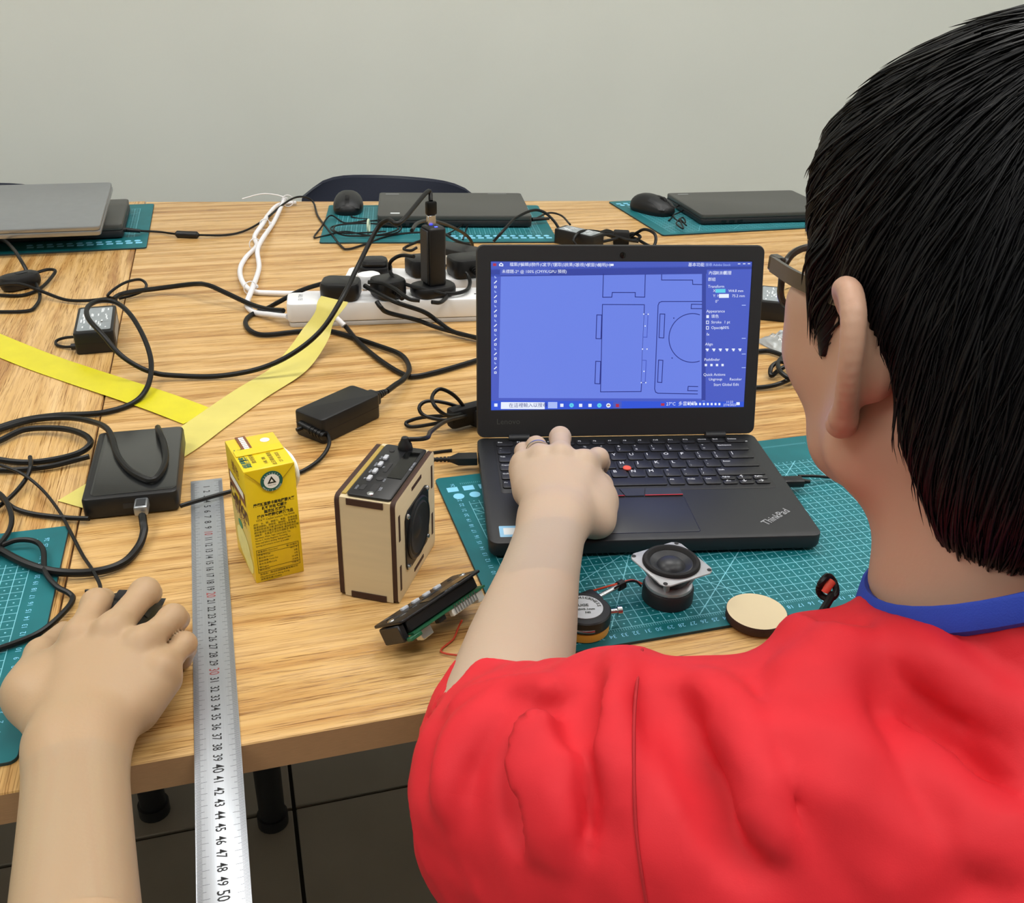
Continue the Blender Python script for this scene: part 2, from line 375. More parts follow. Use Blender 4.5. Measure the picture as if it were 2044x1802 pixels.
def cutting_mat(x0, y0, x1, y1, rz, label, numbers=False, shapes=None):
    cx, cy = (x0+x1)/2, (y0+y1)/2; sx_, sy_ = x1-x0, y1-y0
    o = thing('cutting_mat', label, 'cutting mat', (cx, cy, TZ), rz, 'green cutting mats on the tables')
    mb = MB(); mb.rslab((0, 0, 0), (sx_, sy_, 0.0028), 0.006, 0.0004, 4, 0)
    n = 24                                                   # ring faces: top face is the print, the rest the cut edge
    for i in range(len(mb.f)-1): mb.mi[i] = 1
    mb.build('board', ['mat_print', 'mat_edge'], o, smooth=False)
    z = 0.00288
    if shapes:
        mb = MB(); sy0, sgn = shapes
        for k in range(12):
            xx = -0.2105+0.0165*k; s_ = 0.0062
            if sgn > 0: mb.box((xx, sy0, z), (0.0112, 0.0090, 0.0001)); mb.lathe([(s_*0.9, 0), (s_*0.9, 0.0001)], 20, None, (xx+0.003, sy0-0.0145, z))
        mb.build('printed_shapes', 'mat_light_print', o, smooth=False)
    if numbers:
        for k in range(0, 41):
            text(o, str(k), 0.0062, 'mat_light_print', frame((0.2-0.01*k, -0.1385, z), (-1, 0, 0), (0, -1, 0)), name='scale_numbers')
        for k in range(0, 27):
            text(o, str(k), 0.006, 'mat_light_print', frame((-0.2085, -0.13+0.01*k, z), (0, 1, 0), (-1, 0, 0)), name='scale_numbers')
            text(o, str(k), 0.006, 'mat_light_print', frame((0.2085, -0.13+0.01*k, z), (0, 1, 0), (-1, 0, 0)), name='scale_numbers')
    return o
cutting_mat(0.175, 0.546, 0.622, 0.843, 0.0, 'green cutting mat under the open black laptop', True, (0.1215, 1))
cutting_mat(-0.622, 0.533, -0.172, 0.835, 0.0, 'green cutting mat at the left edge under the hand on the mouse', True)
a0 = math.radians(-10.0); c_ = P(875, 445, 0)
cutting_mat(c_.x-0.228, c_.y-0.155, c_.x+0.222, c_.y+0.145, a0+math.pi, 'green cutting mat under the closed laptop in the middle of the far row', False, (0.1215, 1))
cutting_mat(0.82, 1.706, 1.27, 2.0, 0.0, 'green cutting mat at the far right under a closed laptop and mouse', False, (0.1215, 1))
cutting_mat(-0.597, 1.80, -0.147, 2.146, math.pi, 'green cutting mat at the far left under the stacked laptops', False, (0.138, 1))
# ================================================================ two chairs behind
chair((P(775, 395, -0.03).x+0.035, 2.33, 0), math.radians(-8), 'dark blue chair showing its backrest behind the middle closed laptop', -0.012)
chair((-0.62, 2.4, 0), 0, 'dark chair mostly hidden behind the silver laptop', 0.0)
# ================================================================ electronics: materials
mat('black_plastic', '131417', 0.42, spec=0.4, var=0.05, scale=300, bump=0.05, bscale=1500)
mat('soft_black', '1b1d21', 0.5, var=0.04, scale=200, bump=0.08, bscale=2500)
mat('lid_grey', '434442', 0.48, var=0.03, scale=150, bump=0.05, bscale=2500)
mat('key_black', '15161a', 0.45, var=0.04)
mat('key_legend', 'c9ccd2', 0.6, var=0.0)
mat('bezel_black', '17181c', 0.55, var=0.03, bump=0.05, bscale=2500)
mat('glossy_black', '08090a', 0.12, var=0.0)
mat('pad_black', '26282d', 0.42, var=0.03)
mat('red_line', 'c02a30', 0.5, var=0.02); mat('red_rubber', 'd8503c', 0.6, var=0.05)
mat('silver_print', 'b9bcc2', 0.35, metal=0.6, var=0.02)
mat('silver_alu', '9fa3a8', 0.35, metal=0.75, var=0.03)
mat('sticker_blue', '8fc4e8', 0.35, var=0.03); mat('sticker_white', 'dfe4e8', 0.5, var=0.02)
mat('rubber', '0d0d0f', 0.8, var=0.05)
mat('cable_black', '08090a', 0.42, var=0.04, spec=0.32)
mat('cable_white', 'e6e6ea', 0.4, var=0.02)
mat('contact_metal', 'c8ccd0', 0.25, metal=1.0, var=0.02)
mat('label_grey', '8f979c', 0.4, var=0.10, scale=200)
GS = 1.0
for nm, c in (('screen_canvas', '6a82e4'), ('screen_panel', '485cc2'), ('screen_bar', '475bbe'), ('screen_dark', '33449f'), ('screen_line', '1f2c80'), ('screen_task', '2f56d6'), ('screen_white', 'e8efff'), ('screen_pale', 'a9bcf6'), ('screen_cyan', '5fd0ea'), ('screen_red', 'b03048'), ('screen_sel', '8fb6ff'), ('screen_green', '58c890')):
    glow(nm, c, GS)
# ================================================================ the open laptop
LAP = (rotz((-0.0176, 0.7097, 0), -YAW)); LRZ = 0.0993-YAW
lap = thing('laptop', 'open black laptop with a lit blue drawing screen on the nearest mat', 'laptop', (LAP.x, LAP.y, TZ+0.0028), LRZ)
LW, LD, DZ = 0.3055, 0.2085, 0.0182
mb = MB(); mb.rslab((LW/2, LD/2, 0.003), (LW, LD, DZ-0.003), 0.009, 0.0012, 5, botbev=0.004); mb.build('base', 'soft_black', lap)
for fx, fy in ((0.02, 0.015), (LW-0.02, 0.015), (0.02, LD-0.015), (LW-0.02, LD-0.015)):
    mb = MB(); mb.rslab((fx, fy, 0), (0.024, 0.008, 0.0032), 0.0035, 0.0005, 4); mb.build('foot', 'rubber', lap)
# lid
TILT = 0.257; HY, HZ = 0.2035, DZ+0.001
up = Vector((0, math.sin(TILT), math.cos(TILT))); nr = Vector((0, -math.cos(TILT), math.sin(TILT)))
LM = Matrix(((1, up.x, nr.x, 0), (0, up.y, nr.y, HY), (0, up.z, nr.z, HZ), (0, 0, 0, 1)))
LH = 0.203; SX0, SY0, SW, SH = 0.0152, 0.0312, 0.2766, 0.1556
mb = MB(); mb.x = LM; mb.rslab((LW/2, LH/2+0.001, -0.0075), (LW, LH, 0.006), 0.008, 0.0015, 5); mb.build('lid', 'soft_black', lap)
mb = MB(); mb.x = LM
def rring(x0, y0, x1, y1, r, z, seg=5):
    out = []
    for cx, cy, a0 in ((x1-r, y1-r, 0), (x0+r, y1-r, 90), (x0+r, y0+r, 180), (x1-r, y0+r, 270)):
        for k in range(seg+1):
            a = math.radians(a0+90*k/seg); out.append((cx+r*math.cos(a), cy+r*math.sin(a), z))
    return out
mb.layers([rring(0.0006, 0.0016, LW-0.0006, LH+0.0004, 0.0075, -0.0015), rring(0.0012, 0.0022, LW-0.0012, LH-0.0002, 0.007, 0.0), rring(SX0-0.0006, SY0-0.0006, SX0+SW+0.0006, SY0+SH+0.0006, 0.0008, 0.0), rring(SX0, SY0, SX0+SW, SY0+SH, 0.0004, -0.0012)], cap0=False, cap1=False)
mb.build('bezel', 'bezel_black', lap)
mb = MB(); mb.x = LM; mb.lathe([(0.0032, 0.0), (0.0032, 0.0004), (0.0026, 0.0005)], 20, 0, (LW/2, LH-0.0095, 0)); mb.build('webcam', 'glossy_black', lap)
for hx in (0.045, LW-0.045):
    mb = MB(); mb.cyl((hx-0.011, HY-0.001, HZ+0.001), (hx+0.011, HY-0.001, HZ+0.001), 0.0042, n=16); mb.build('hinge', 'contact_metal' if False else 'soft_black', lap)
text(lap, 'Lenovo', 0.0085, 'lid_grey', LM @ frame((0.0335, 0.0185, 0.0003), (1, 0, 0), (0, 1, 0)), name='brand_lettering')
# the lit screen: flat shapes on the panel
mb = MB(); mb.x = LM; mb.quad((SX0, SY0, -0.001), (SX0+SW, SY0, -0.001), (SX0+SW, SY0+SH, -0.001), (SX0, SY0+SH, -0.001)); scr = mb.build('screen', 'screen_canvas', lap, smooth=False)
def S(zx, zy):
    u = v = 0.5
    for _ in range(8):
        xl = 97+20*v; xr = 1910-58*v; u = (zx-xl)/(xr-xl); yt = 137+26*u; yb = 1187-32*u; v = (zy-yt)/(yb-yt)
    return SX0+SW*u, SY0+SH*(1-v)
SB = {}
def sq(m, x0, y0, x1, y1, lev=1):
    b = SB.setdefault(m, MB()); b.x = LM; z = -0.001+0.00004*lev
    p0, p1, p2, p3 = S(x0, y1), S(x1, y1), S(x1, y0), S(x0, y0); cl = lambda q: (min(max(q[0], SX0), SX0+SW), min(max(q[1], SY0), SY0+SH), z)
    b.quad(cl(p0), cl(p1), cl(p2), cl(p3))
def sl(m, pts, wd=0.00042, lev=2):
    b = SB.setdefault(m, MB()); b.x = LM; z = -0.001+0.00004*lev
    q = [Vector((*S(*p), 0)) for p in pts]
    for a, c in zip(q, q[1:]):
        d = (c-a); 
        if d.length < 1e-7: continue
        d.normalize(); n = Vector((-d.y, d.x, 0))*wd; a2 = a-d*wd*0.8; c2 = c+d*wd*0.8
        b.quad(*[(p.x, p.y, z) for p in (a2-n, c2-n, c2+n, a2+n)])
def st(s_, zx, zy, size, m='screen_white', align='LEFT'):
    x, y = S(zx, zy); text(scr, s_, size, m, LM @ frame((x, y, -0.001+0.00016), (1, 0, 0), (0, 1, 0)), align, name='screen_text')
sq('screen_bar', 97, 137, 1912, 195); sq('screen_dark', 97, 188, 1912, 240); sq('screen_bar', 160, 186, 500, 232, 2)
sq('screen_panel', 97, 226, 166, 1140, 1); sq('screen_panel', 1580, 240, 1912, 1130, 1); sq('screen_dark', 1556, 238, 1584, 1110, 2); sq('screen_panel', 1590, 212, 1912, 255, 2)
sq('screen_panel', 166, 1098, 1560, 1118, 1); sq('screen_task', 97, 1118, 1870, 1190, 2)
sq('screen_white', 182, 1128, 478, 1178, 3); sq('screen_pale', 500, 1126, 563, 1172, 3); sq('screen_bar', 945, 1122, 1002, 1175, 3)
for k, (xx, mm) in enumerate(((148, 'screen_white'), (594, 'screen_white'), (660, 'screen_cyan'), (722, 'screen_white'), (786, 'screen_white'), (850, 'screen_cyan'), (912, 'screen_white'), (974, 'screen_red'))):
    if mm == 'screen_cyan' or k == 6:
        sl(mm, [(xx+9*math.cos(a/6*math.pi), 1149+9*math.sin(a/6*math.pi)) for a in range(13)], 0.0009, 4)
    else: sq(mm, xx-11, 1138, xx+11, 1161, 4)
sl('screen_red', [(906, 1149), (918, 1149)], 0.0006, 5); sl('screen_green', [(909, 1154), (914, 1143)], 0.0004, 5)
st('在這裡輸入以搜尋', 235, 1154, 0.0052, 'screen_line'); st('27°C  多雲時晴', 1310, 1138, 0.005); st('11:23', 1728, 1122, 0.0036); st('27/4/2023', 1708, 1143, 0.0036)
for k in range(9): sq('screen_white', 1458+27*k, 1128, 1472+27*k, 1144, 4)
sq('screen_white', 1800, 1122, 1824, 1142, 4); sq('screen_red', 1274, 1132, 1298, 1150, 4)
for k, s_ in enumerate(('檔案(F)', '編輯(E)', '物件(O)', '文字(T)', '選取(S)', '效果(C)', '檢視(V)', '視窗(W)', '說明(H)')): st(s_, 224+75.5*k, 160+1.4*k, 0.0042)
st('基本功能', 1458, 178, 0.0044); st('搜尋 Adobe Stock', 1580, 180, 0.0036, 'screen_pale'); st('未標題-2* @ 100% (CMYK/GPU 預視)', 172, 208, 0.0042)
sq('screen_red', 112, 150, 134, 168, 3); sl('screen_white', [(156, 166), (156, 158), (166, 149), (178, 158), (178, 168), (156, 166)], 0.0005, 3); sq('screen_white', 914, 164, 938, 178, 3)
for xx in (1818, 1854, 1888): sl('screen_white', [(xx-7, 176), (xx+7, 176)], 0.0004, 3)
for k in range(21):
    yy = 245+33.5*k; xx = 130+0.55*k
    if k % 3 == 0: sl('screen_pale', [(xx-6, yy-7), (xx+5, yy+4), (xx-4, yy+5), (xx-6, yy-7)], 0.00028, 3)
    elif k % 3 == 1: sl('screen_white', [(xx-7, yy+7), (xx+7, yy-7)], 0.0005, 3)
    else: sl('screen_white', [(xx-6, yy-6), (xx+6, yy-6), (xx+6, yy+6), (xx-6, yy+6), (xx-6, yy-6)], 0.00028, 3)
L = 'screen_line'
sl(L, [(868, 232), (865, 390), (928, 390), (931, 358), (1090, 360), (1090, 390), (1156, 392), (1159, 240)])
sl(L, [(1153, 508), (1154, 444), (864, 440), (857, 1052), (1136, 1049), (1140, 985)], 0.0004); sl(L, [(1153, 508), (1143, 750), (1136, 985)], 0.0002)
for q in ([(826, 511), (860, 512), (856, 677), (822, 676), (826, 511)], [(822, 835), (856, 836), (852, 995), (818, 993), (822, 835)], [(1264, 508), (1297, 509), (1291, 673), (1258, 671), (1264, 508)], [(1256, 827), (1286, 829), (1279, 985), (1250, 983), (1256, 827)]): sl(L, q)
for q in ([(1152, 510), (1180, 510), (1174, 668), (1148, 667)], [(1146, 828), (1170, 829), (1164, 985), (1140, 984)]): sl('screen_panel', q)
sl(L, [(1273, 240), (1273, 277), (1490, 280), (1491, 309), (1557, 311)])
sl(L, [(1556, 425), (1275, 423), (1258, 430), (1250, 448), (1230, 1030), (1236, 1052), (1252, 1061), (1528, 1065)])
sl(L, [(1557, 445), (1483, 443), (1481, 473), (1556, 474)]); sl(L, [(1530, 1013), (1463, 1012), (1460, 1042), (1528, 1043)])
sl(L, [(1490+(-0)+(math.cos(a)*163), 675-168*math.sin(a)) for a in [math.radians(66+q) for q in range(0, 229, 6)] if 1490+math.cos(a)*163 < 1556])
for q in ((1360, 537), (1350, 813)): sq(L, q[0]-4, q[1]-4, q[0]+4, q[1]+4, 2)
for q in ((1150, 508), (1181, 509), (1144, 750), (1175, 750), (1137, 986), (1168, 986), (1161, 590), (1155, 906)): sq('screen_white', q[0]-4, q[1]-4, q[0]+4, q[1]+4, 4)
for s_, xx, yy, z_ in (('內容', 1602, 235, 0.0044), ('資源庫', 1652, 236, 0.0038), ('圖層', 1708, 236, 0.0044), ('群組', 1598, 278, 0.0042), ('Transform', 1598, 325, 0.0042), ('X:', 1634, 354, 0.004), ('Y:', 1634, 388, 0.004), ('W:', 1742, 356, 0.004), ('4.8 mm', 1770, 356, 0.004), ('H:', 1664, 388, 0.004), ('75.2 mm', 1768, 390, 0.004), ('0°', 1650, 426, 0.0042), ('Appearance', 1588, 492, 0.0042), ('填色', 1622, 528, 0.0042), ('Stroke', 1622, 567, 0.0042), ('1 pt', 1712, 567, 0.0042), ('Opacity', 1622, 605, 0.0042), ('100%', 1690, 605, 0.0042), ('fx', 1590, 650, 0.0042), ('Align', 1580, 718, 0.0042), ('Pathfinder', 1574, 825, 0.0042), ('Quick Actions', 1568, 930, 0.0042), ('Ungroup', 1606, 962, 0.0042), ('Recolor', 1752, 962, 0.0042), ('Start Global Edit', 1640, 1000, 0.0042)): st(s_, xx, yy, z_)
sq('screen_cyan', 1652, 342, 1722, 367, 3); sq('screen_white', 1676, 376, 1746, 402, 3); sq('screen_white', 1588, 518, 1606, 538, 3)
for yy in (567, 605): sl('screen_white', [(1588, yy-9), (1604, yy-9), (1604, yy+9), (1588, yy+9), (1588, yy-9)], 0.0003, 3)
for k in range(6): sq('screen_white', 1584+46*k, 748, 1606+46*k, 756, 3); sq('screen_white', 1590+46*k, 756, 1602+46*k, 766, 3)
for k in range(4): sq('screen_white', 1578+39*k, 854, 1594+39*k, 870, 3)
for yy in (453, 678, 786, 880): sl('screen_pale', [(1840, yy), (1864, yy)], 0.0004, 3)
for k, (m_, b) in enumerate(SB.items()): tag(b.build('screen_graphics', m_, scr, smooth=False), kind='stuff')
# keyboard: one key, one object
mb = MB(); mb.rslab((0.1545, 0.1440, DZ-0.0002), (0.2745, 0.1120, 0.0004), 0.003, 0.0001, 3); mb.build('key_well', 'glossy_black' if False else 'key_black', lap)
KX0, KP = 0.0185, 0.01824
def key(x0, x1, yc, h, leg, big=True):
    wd = x1-x0-0.0022; mb = MB(); mb.rslab(((x0+x1)/2, yc, DZ), (wd, h-0.0022, 0.0016), 0.0022, 0.0005, 3, 0)
    o = mb.build('key', ['key_black', 'key_legend'], lap)
    z = DZ+0.00165; fs = 0.0062
    xs = x0+0.0036
    if not leg: return o
    if big and len(leg) == 1: text(o, leg, 0.0068, 'key_legend', frame((xs, yc+h*0.17, z), (1, 0, 0), (0, 1, 0)), 'LEFT', name='key_legend', bold=0.0001)
    elif '|' in leg:
        a, b_ = leg.split('|'); text(o, a, 0.0048, 'key_legend', frame((xs, yc+h*0.22, z), (1, 0, 0), (0, 1, 0)), 'LEFT', name='key_legend'); text(o, b_, 0.0048, 'key_legend', frame((xs, yc-h*0.18, z), (1, 0, 0), (0, 1, 0)), 'LEFT', name='key_legend')
    else: text(o, leg, 0.0036, 'key_legend', frame((xs-0.0006, yc+h*0.15, z), (1, 0, 0), (0, 1, 0)), 'LEFT', name='key_legend', bold=0.00006)
    return o
def row(yc, h, items):
    x = KX0
    for wd, leg in items:
        key(x, x+wd*KP, yc, h, leg); x += wd*KP
Y = [0.1040, 0.1218, 0.1400, 0.1582, 0.1764, 0.1918]
row(Y[5], 0.0125, [(1.12, 'Esc')]+[(0.9, s_) for s_ in ('F1', 'F2', 'F3', 'F4', 'F5', 'F6', 'F7', 'F8', 'F9', 'F10', 'F11', 'F12')]+[(0.9, 'Home'), (0.9, 'End'), (1.25, 'Delete')])
row(Y[4], 0.0182, [(0.9, '~|`')]+[(1.0, s_) for s_ in ('!|1', '@|2', '#|3', '$|4', '%|5', '^|6', '&|7', '*|8', '(|9', ')|0', '_|-', '+|=')]+[(1.97, 'Backspace')])
row(Y[3], 0.0182, [(1.4, 'Tab')]+[(1.0, s_) for s_ in 'QWERTYUIOP']+[(1.0, '{|['), (1.0, '}|]'), (1.47, '||\\')[0:1]+('|',)])
row(Y[2], 0.0182, [(1.65, 'CapsLk')]+[(1.0, s_) for s_ in 'ASDFGHJKL']+[(1.0, ':|;'), (1.0, '"|\'')]+[(2.22, 'Enter')])
row(Y[1], 0.0182, [(2.1, 'Shift')]+[(1.0, s_) for s_ in 'ZXCVBNM']+[(1.0, '<|,'), (1.0, '>|.'), (1.0, '?|/')]+[(2.77, 'Shift')])
row(Y[0], 0.0172, [(1.05, 'Fn'), (1.05, 'Ctrl'), (1.0, ''), (1.0, 'Alt'), (5.0, ''), (1.0, 'Alt'), (1.0, 'PrtSc'), (1.0, 'Ctrl')])
for k, (a, b_) in enumerate((('PgUp', '←'), ('↑', '↓'), ('PgDn', '→'))):
    x = KX0+KP*(12.1+0.92*k); key(x, x+KP*0.92, Y[0]+0.0044, 0.0092, a); key(x, x+KP*0.92, Y[0]-0.0046, 0.0092, b_)
mb = MB(); mb.lathe([(0.0024, DZ), (0.0024, DZ+0.001), (0.0042, DZ+0.0014), (0.0044, DZ+0.0022), (0.0038, DZ+0.0029)], 20, 0, (0.1489, 0.1310, 0)); mb.build('pointing_stick', 'red_rubber', lap)
TX0, TX1 = 0.0985, 0.1935
for xa, xb, tl, tr in ((TX0, 0.1325, 0, 0.004), (0.1335, 0.1585, 0.004, -0.004), (0.1595, TX1, -0.004, 0)):
    y0, y1 = 0.0765, 0.0905; mb = MB()
    r0 = [(xa-(tl if tl > 0 else 0)*0, y0, 0), (xb, y0, 0), (xb+tr*0, y1, 0), (xa, y1, 0)]
    if tl > 0: r0 = [(xa+0.0035, y0, 0), (xb-0.0035, y0, 0), (xb, y1, 0), (xa, y1, 0)]
    elif tr > 0: r0 = [(xa, y0, 0), (xb+0.0035, y0, 0), (xb, y1, 0), (xa, y1, 0)]
    else: r0 = [(xa-0.0035, y0, 0), (xb, y0, 0), (xb, y1, 0), (xa, y1, 0)]
    mb.layers([[(p[0], p[1], DZ) for p in r0], [(p[0], p[1], DZ+0.0011) for p in r0]]); o = mb.build('trackpoint_button', 'pad_black', lap)
    if not tl > 0:
        mb = MB(); mb.box(((r0[0][0]+r0[1][0])/2, y0+0.0005, DZ+0.0012), (r0[1][0]-r0[0][0], 0.001, 0.0004)); mb.build('red_strip', 'red_line', o)
mb = MB(); mb.rslab(((TX0+TX1)/2, 0.043, DZ-0.0001), (TX1-TX0, 0.063, 0.0004), 0.002, 0.0001, 3); mb.build('touchpad', 'pad_black', lap)
mb = MB(); mb.layers([rring(TX0-0.0006, 0.0109, TX1+0.0006, 0.0751, 0.0025, DZ), rring(TX0-0.0006, 0.0109, TX1+0.0006, 0.0751, 0.0025, DZ+0.0002), rring(TX0, 0.0115, TX1, 0.0745, 0.002, DZ+0.0002)], cap0=False, cap1=False); mb.build('touchpad_groove', 'glossy_black', lap)
th = math.radians(38); text(lap, 'ThinkPad', 0.0115, 'silver_print', frame((0.272, 0.0335, DZ+0.0002), (math.cos(th), math.sin(th), 0), (-math.sin(th), math.cos(th), 0)), name='palm_rest_lettering', sx=0.9, bold=0.0001)
mb = MB(); mb.rslab((0.0185, 0.019, DZ), (0.0165, 0.0185, 0.0003), 0.001, 0.0001, 3); stk = mb.build('sticker', 'sticker_blue', lap)
mb = MB(); mb.box((0.0195, 0.019, DZ+0.00035), (0.011, 0.011, 0.0001)); mb.build('sticker_print', 'sticker_white', stk)
mb = MB(); mb.box((0.292, 0.19, DZ+0.0003), (0.0025, 0.0012, 0.0004)); mb.build('indicator', 'key_legend', lap)
mb = MB(); mb.box((LW+0.0003, 0.112, 0.0115), (0.0012, 0.014, 0.006)); mb.build('port', 'glossy_black', lap)
mb = MB(); mb.box((-0.0001, 0.175, 0.011), (0.0012, 0.013, 0.006)); mb.build('port', 'glossy_black', lap)
# ================================================================ closed laptops of the far row
def closed_laptop(loc, rz, d, label, lidm, basem, sticker=None, tilt=0.0, grp=None, z0=TZ+0.0028):
    w_, l_, h_ = d
    o = thing('laptop', label, 'laptop', (loc[0], loc[1], z0), rz, grp); o.rotation_euler = (tilt, 0, rz)
    mb = MB(); mb.rslab((0, 0, 0.002), (w_, l_, h_*0.58-0.002), 0.008, 0.001, 5, botbev=0.003); mb.build('base', basem, o)
    mb = MB(); mb.rslab((0, 0, h_*0.60), (w_-0.001, l_-0.001, h_*0.40), 0.008, 0.0016, 5); mb.build('lid', lidm, o)
    for sx_ in (-1, 1):
        for sy_ in (-1, 1):
            mb = MB(); mb.rslab((sx_*(w_/2-0.03), sy_*(l_/2-0.02), 0), (0.025, 0.008, 0.0025), 0.003, 0.0005, 3); mb.build('foot', 'rubber', o)
    for k in range(3):
        mb = MB(); mb.box((-w_/2+0.05+0.018*k, -l_/2-0.0002, h_*0.3), (0.011, 0.001, 0.005)); mb.build('port', 'glossy_black', o)
    if sticker:
        for (x, y, a, b, m_) in sticker:
            mb = MB(); mb.box((x, y, h_+0.0001), (a, b, 0.0002)); mb.build('badge', m_, o)
    return o
G1 = None
pa, pb = P(750, 456, 0.002), P(1065, 456, 0.002); az = ang(pa, pb); c = (pa+pb)/2 + Vector((-math.sin(az), math.cos(az), 0))*0.105
closed_laptop(c, az, (0.306, 0.208, 0.024), 'closed black laptop in the middle of the far row beside a mouse', 'lid_grey', 'soft_black', [(-0.125, 0.088, 0.028, 0.004, 'silver_print'), (-0.118, -0.083, 0.018, 0.008, 'sticker_white'), (0.1, 0.094, 0.04, 0.0015, 'silver_print')])
midlap = c; midaz = az
pa, pb = P(1397, 450, 0.003), P(1620, 443, 0.003); az = ang(pa, pb); c = pa + Vector((math.cos(az), math.sin(az), 0))*0.155 + Vector((-math.sin(az), math.cos(az), 0))*0.102
closed_laptop(c, az, (0.306, 0.204, 0.022), 'closed black laptop at the far right beside the glasses', 'lid_grey', 'soft_black', [(-0.12, 0.085, 0.024, 0.004, 'silver_print')])
closed_laptop((-0.344, 1.975), 0.0, (0.31, 0.214, 0.026), 'closed dark laptop under the silver laptop at the far left', 'lid_grey', 'soft_black')
closed_laptop((-0.385, 1.905), math.radians(-1.5), (0.345, 0.245, 0.019), 'silver laptop tilted on top of a dark laptop at the far left', 'silver_alu', 'silver_alu', None, math.radians(6.0), None, TZ+0.0435)
# ================================================================ mice
def mouse(loc, rz, label, cab=None, z0=TZ+0.0028, size=(0.062, 0.108, 0.036)):
    o = thing('mouse', label, 'mouse', (loc[0], loc[1], z0), rz, 'black computer mice'); a, b, h = size[0]/2, size[1]/2, size[2]
    def surf(r, th, off=0.0):
        c_, s_ = math.cos(th), math.sin(th); ex = 2/2.6
        x = (a+off)*r*math.copysign(abs(c_)**ex, c_); y = (b+off)*r*math.copysign(abs(s_)**ex, s_)
        z = 0.010+(h-0.010+off)*(max(0, 1-r**2.6))**0.55*(1-0.16*(y/b))
        return (x, y, z)
    N = 40; rings = [[(p[0]*0.94, p[1]*0.95, 0.0) for p in (surf(1, 2*math.pi*i/N) for i in range(N))], [(p[0], p[1], 0.006) for p in (surf(1, 2*math.pi*i/N) for i in range(N))]]
    for r in (1.0, 0.97, 0.92, 0.84, 0.72, 0.56, 0.38, 0.2, 0.05): rings.append([surf(r, 2*math.pi*i/N) for i in range(N)])
    mb = MB(); mb.layers(rings); mb.build('shell', 'black_plastic', o)
    for s_ in (-1, 1):
        mb = MB(); g_ = []
        for i in range(9):
            for j in range(9):
                x = s_*(0.0045+(a*0.80-0.0045)*i/8); y = b*0.12+b*0.78*j/8
                r = min(0.985, ((abs(x)/a)**2.6+(abs(y)/b)**2.6)**(1/2.6)); g_.append((x, y, 0.0108+(h-0.010)*(max(0, 1-r**2.6))**0.55*(1-0.16*(y/b))))
        fs = [(i*9+j, (i+1)*9+j, (i+1)*9+j+1, i*9+j+1) if s_ > 0 else (i*9+j, i*9+j+1, (i+1)*9+j+1, (i+1)*9+j) for i in range(8) for j in range(8)]
        mb.add(g_, fs); mb.build('button', 'soft_black', o)
    mb = MB(); mb.cyl((-0.0035, b*0.5, h*0.76), (0.0035, b*0.5, h*0.76), 0.009, n=24); mb.build('wheel', 'rubber', o)
    if cab: cable('cable', cab, 0.0016, 'cable_black', o)
    return o
mc = P(694, 408, 0.012); pA = P(668, 428, 0)
mouse((mc.x, mc.y-0.01), math.radians(170), 'black mouse on the mat left of the middle closed laptop', [(700, 432, 0.006), (715, 436, 0.003), (735, 438, 0.003), (690, 445, 0.003), (660, 430, 0.01), (640, 455, 0.003), (627, 474, 0.003), (650, 470, 0.004), (690, 462, 0.006), (740, 470, 0.008), (790, 465, 0.01), (800, 450, 0.012), (770, 440, 0.012), (700, 445, 0.012), (660, 455, 0.01), (690, 470, 0.012), (760, 468, 0.014), (795, 455, 0.014), (740, 446, 0.014), (672, 450, 0.014), (680, 465, 0.014), (770, 462, 0.014)])
mouse((P(1308, 415, 0.012).x-0.005, P(1308, 415, 0.012).y+0.005), math.radians(205), 'black mouse on the mat at the far right', [(1335, 440, 0.006), (1342, 432, 0.004), (1338, 420, 0.01), (1352, 412, 0.014), (1366, 405, 0.016), (1374, 404, 0.016), (1368, 416, 0.012), (1356, 424, 0.01), (1344, 430, 0.01), (1352, 440, 0.012), (1368, 444, 0.01), (1362, 434, 0.014), (1350, 446, 0.012), (1364, 456, 0.01), (1356, 436, 0.014), (1370, 450, 0.01)])
# ================================================================ power adapters
def adapter(loc, rz, d, label, lab=None, grp='laptop power adapters', side=None):
    o = thing('power_adapter', label, 'power adapter', (loc[0], loc[1], TZ), rz, grp)
    mb = MB(); mb.rslab((0, 0, 0), d, 0.005, 0.0022, 4); mb.build('case', 'black_plastic', o)
    mb = MB(); w_ = 0.0004; mb.rslab((0, 0, d[2]*0.49), (d[0]+w_, d[1]+w_, 0.0006), 0.005, 0.0001, 4); mb.build('seam', 'rubber', o)
    if lab:
        mb = MB(); mb.rslab((0, 0, d[2]), (d[0]*0.84, d[1]*0.84, 0.0002), 0.003, 0.00005, 3); lb = mb.build('rating_label', 'label_grey', o)
        pr = MB(); rr = random.Random(int(d[0]*1e5)+len(label))
        for i in range(26):
            x = (rr.random()-0.5)*d[0]*0.7; y = (rr.random()-0.5)*d[1]*0.72; pr.box((x, y, d[2]+0.0003), (0.004+0.008*rr.random(), 0.0018, 0.0001))
        q = pr.build('label_print', 'sticker_white', lb, smooth=False); tag(q, kind='stuff')
    if side:
        mb = MB(); mb.box((d[0]/2+0.0001, 0, d[2]*0.55), (0.0004, d[1]*0.75, d[2]*0.55)); mb.build('side_label', 'sticker_white', o)
    return o
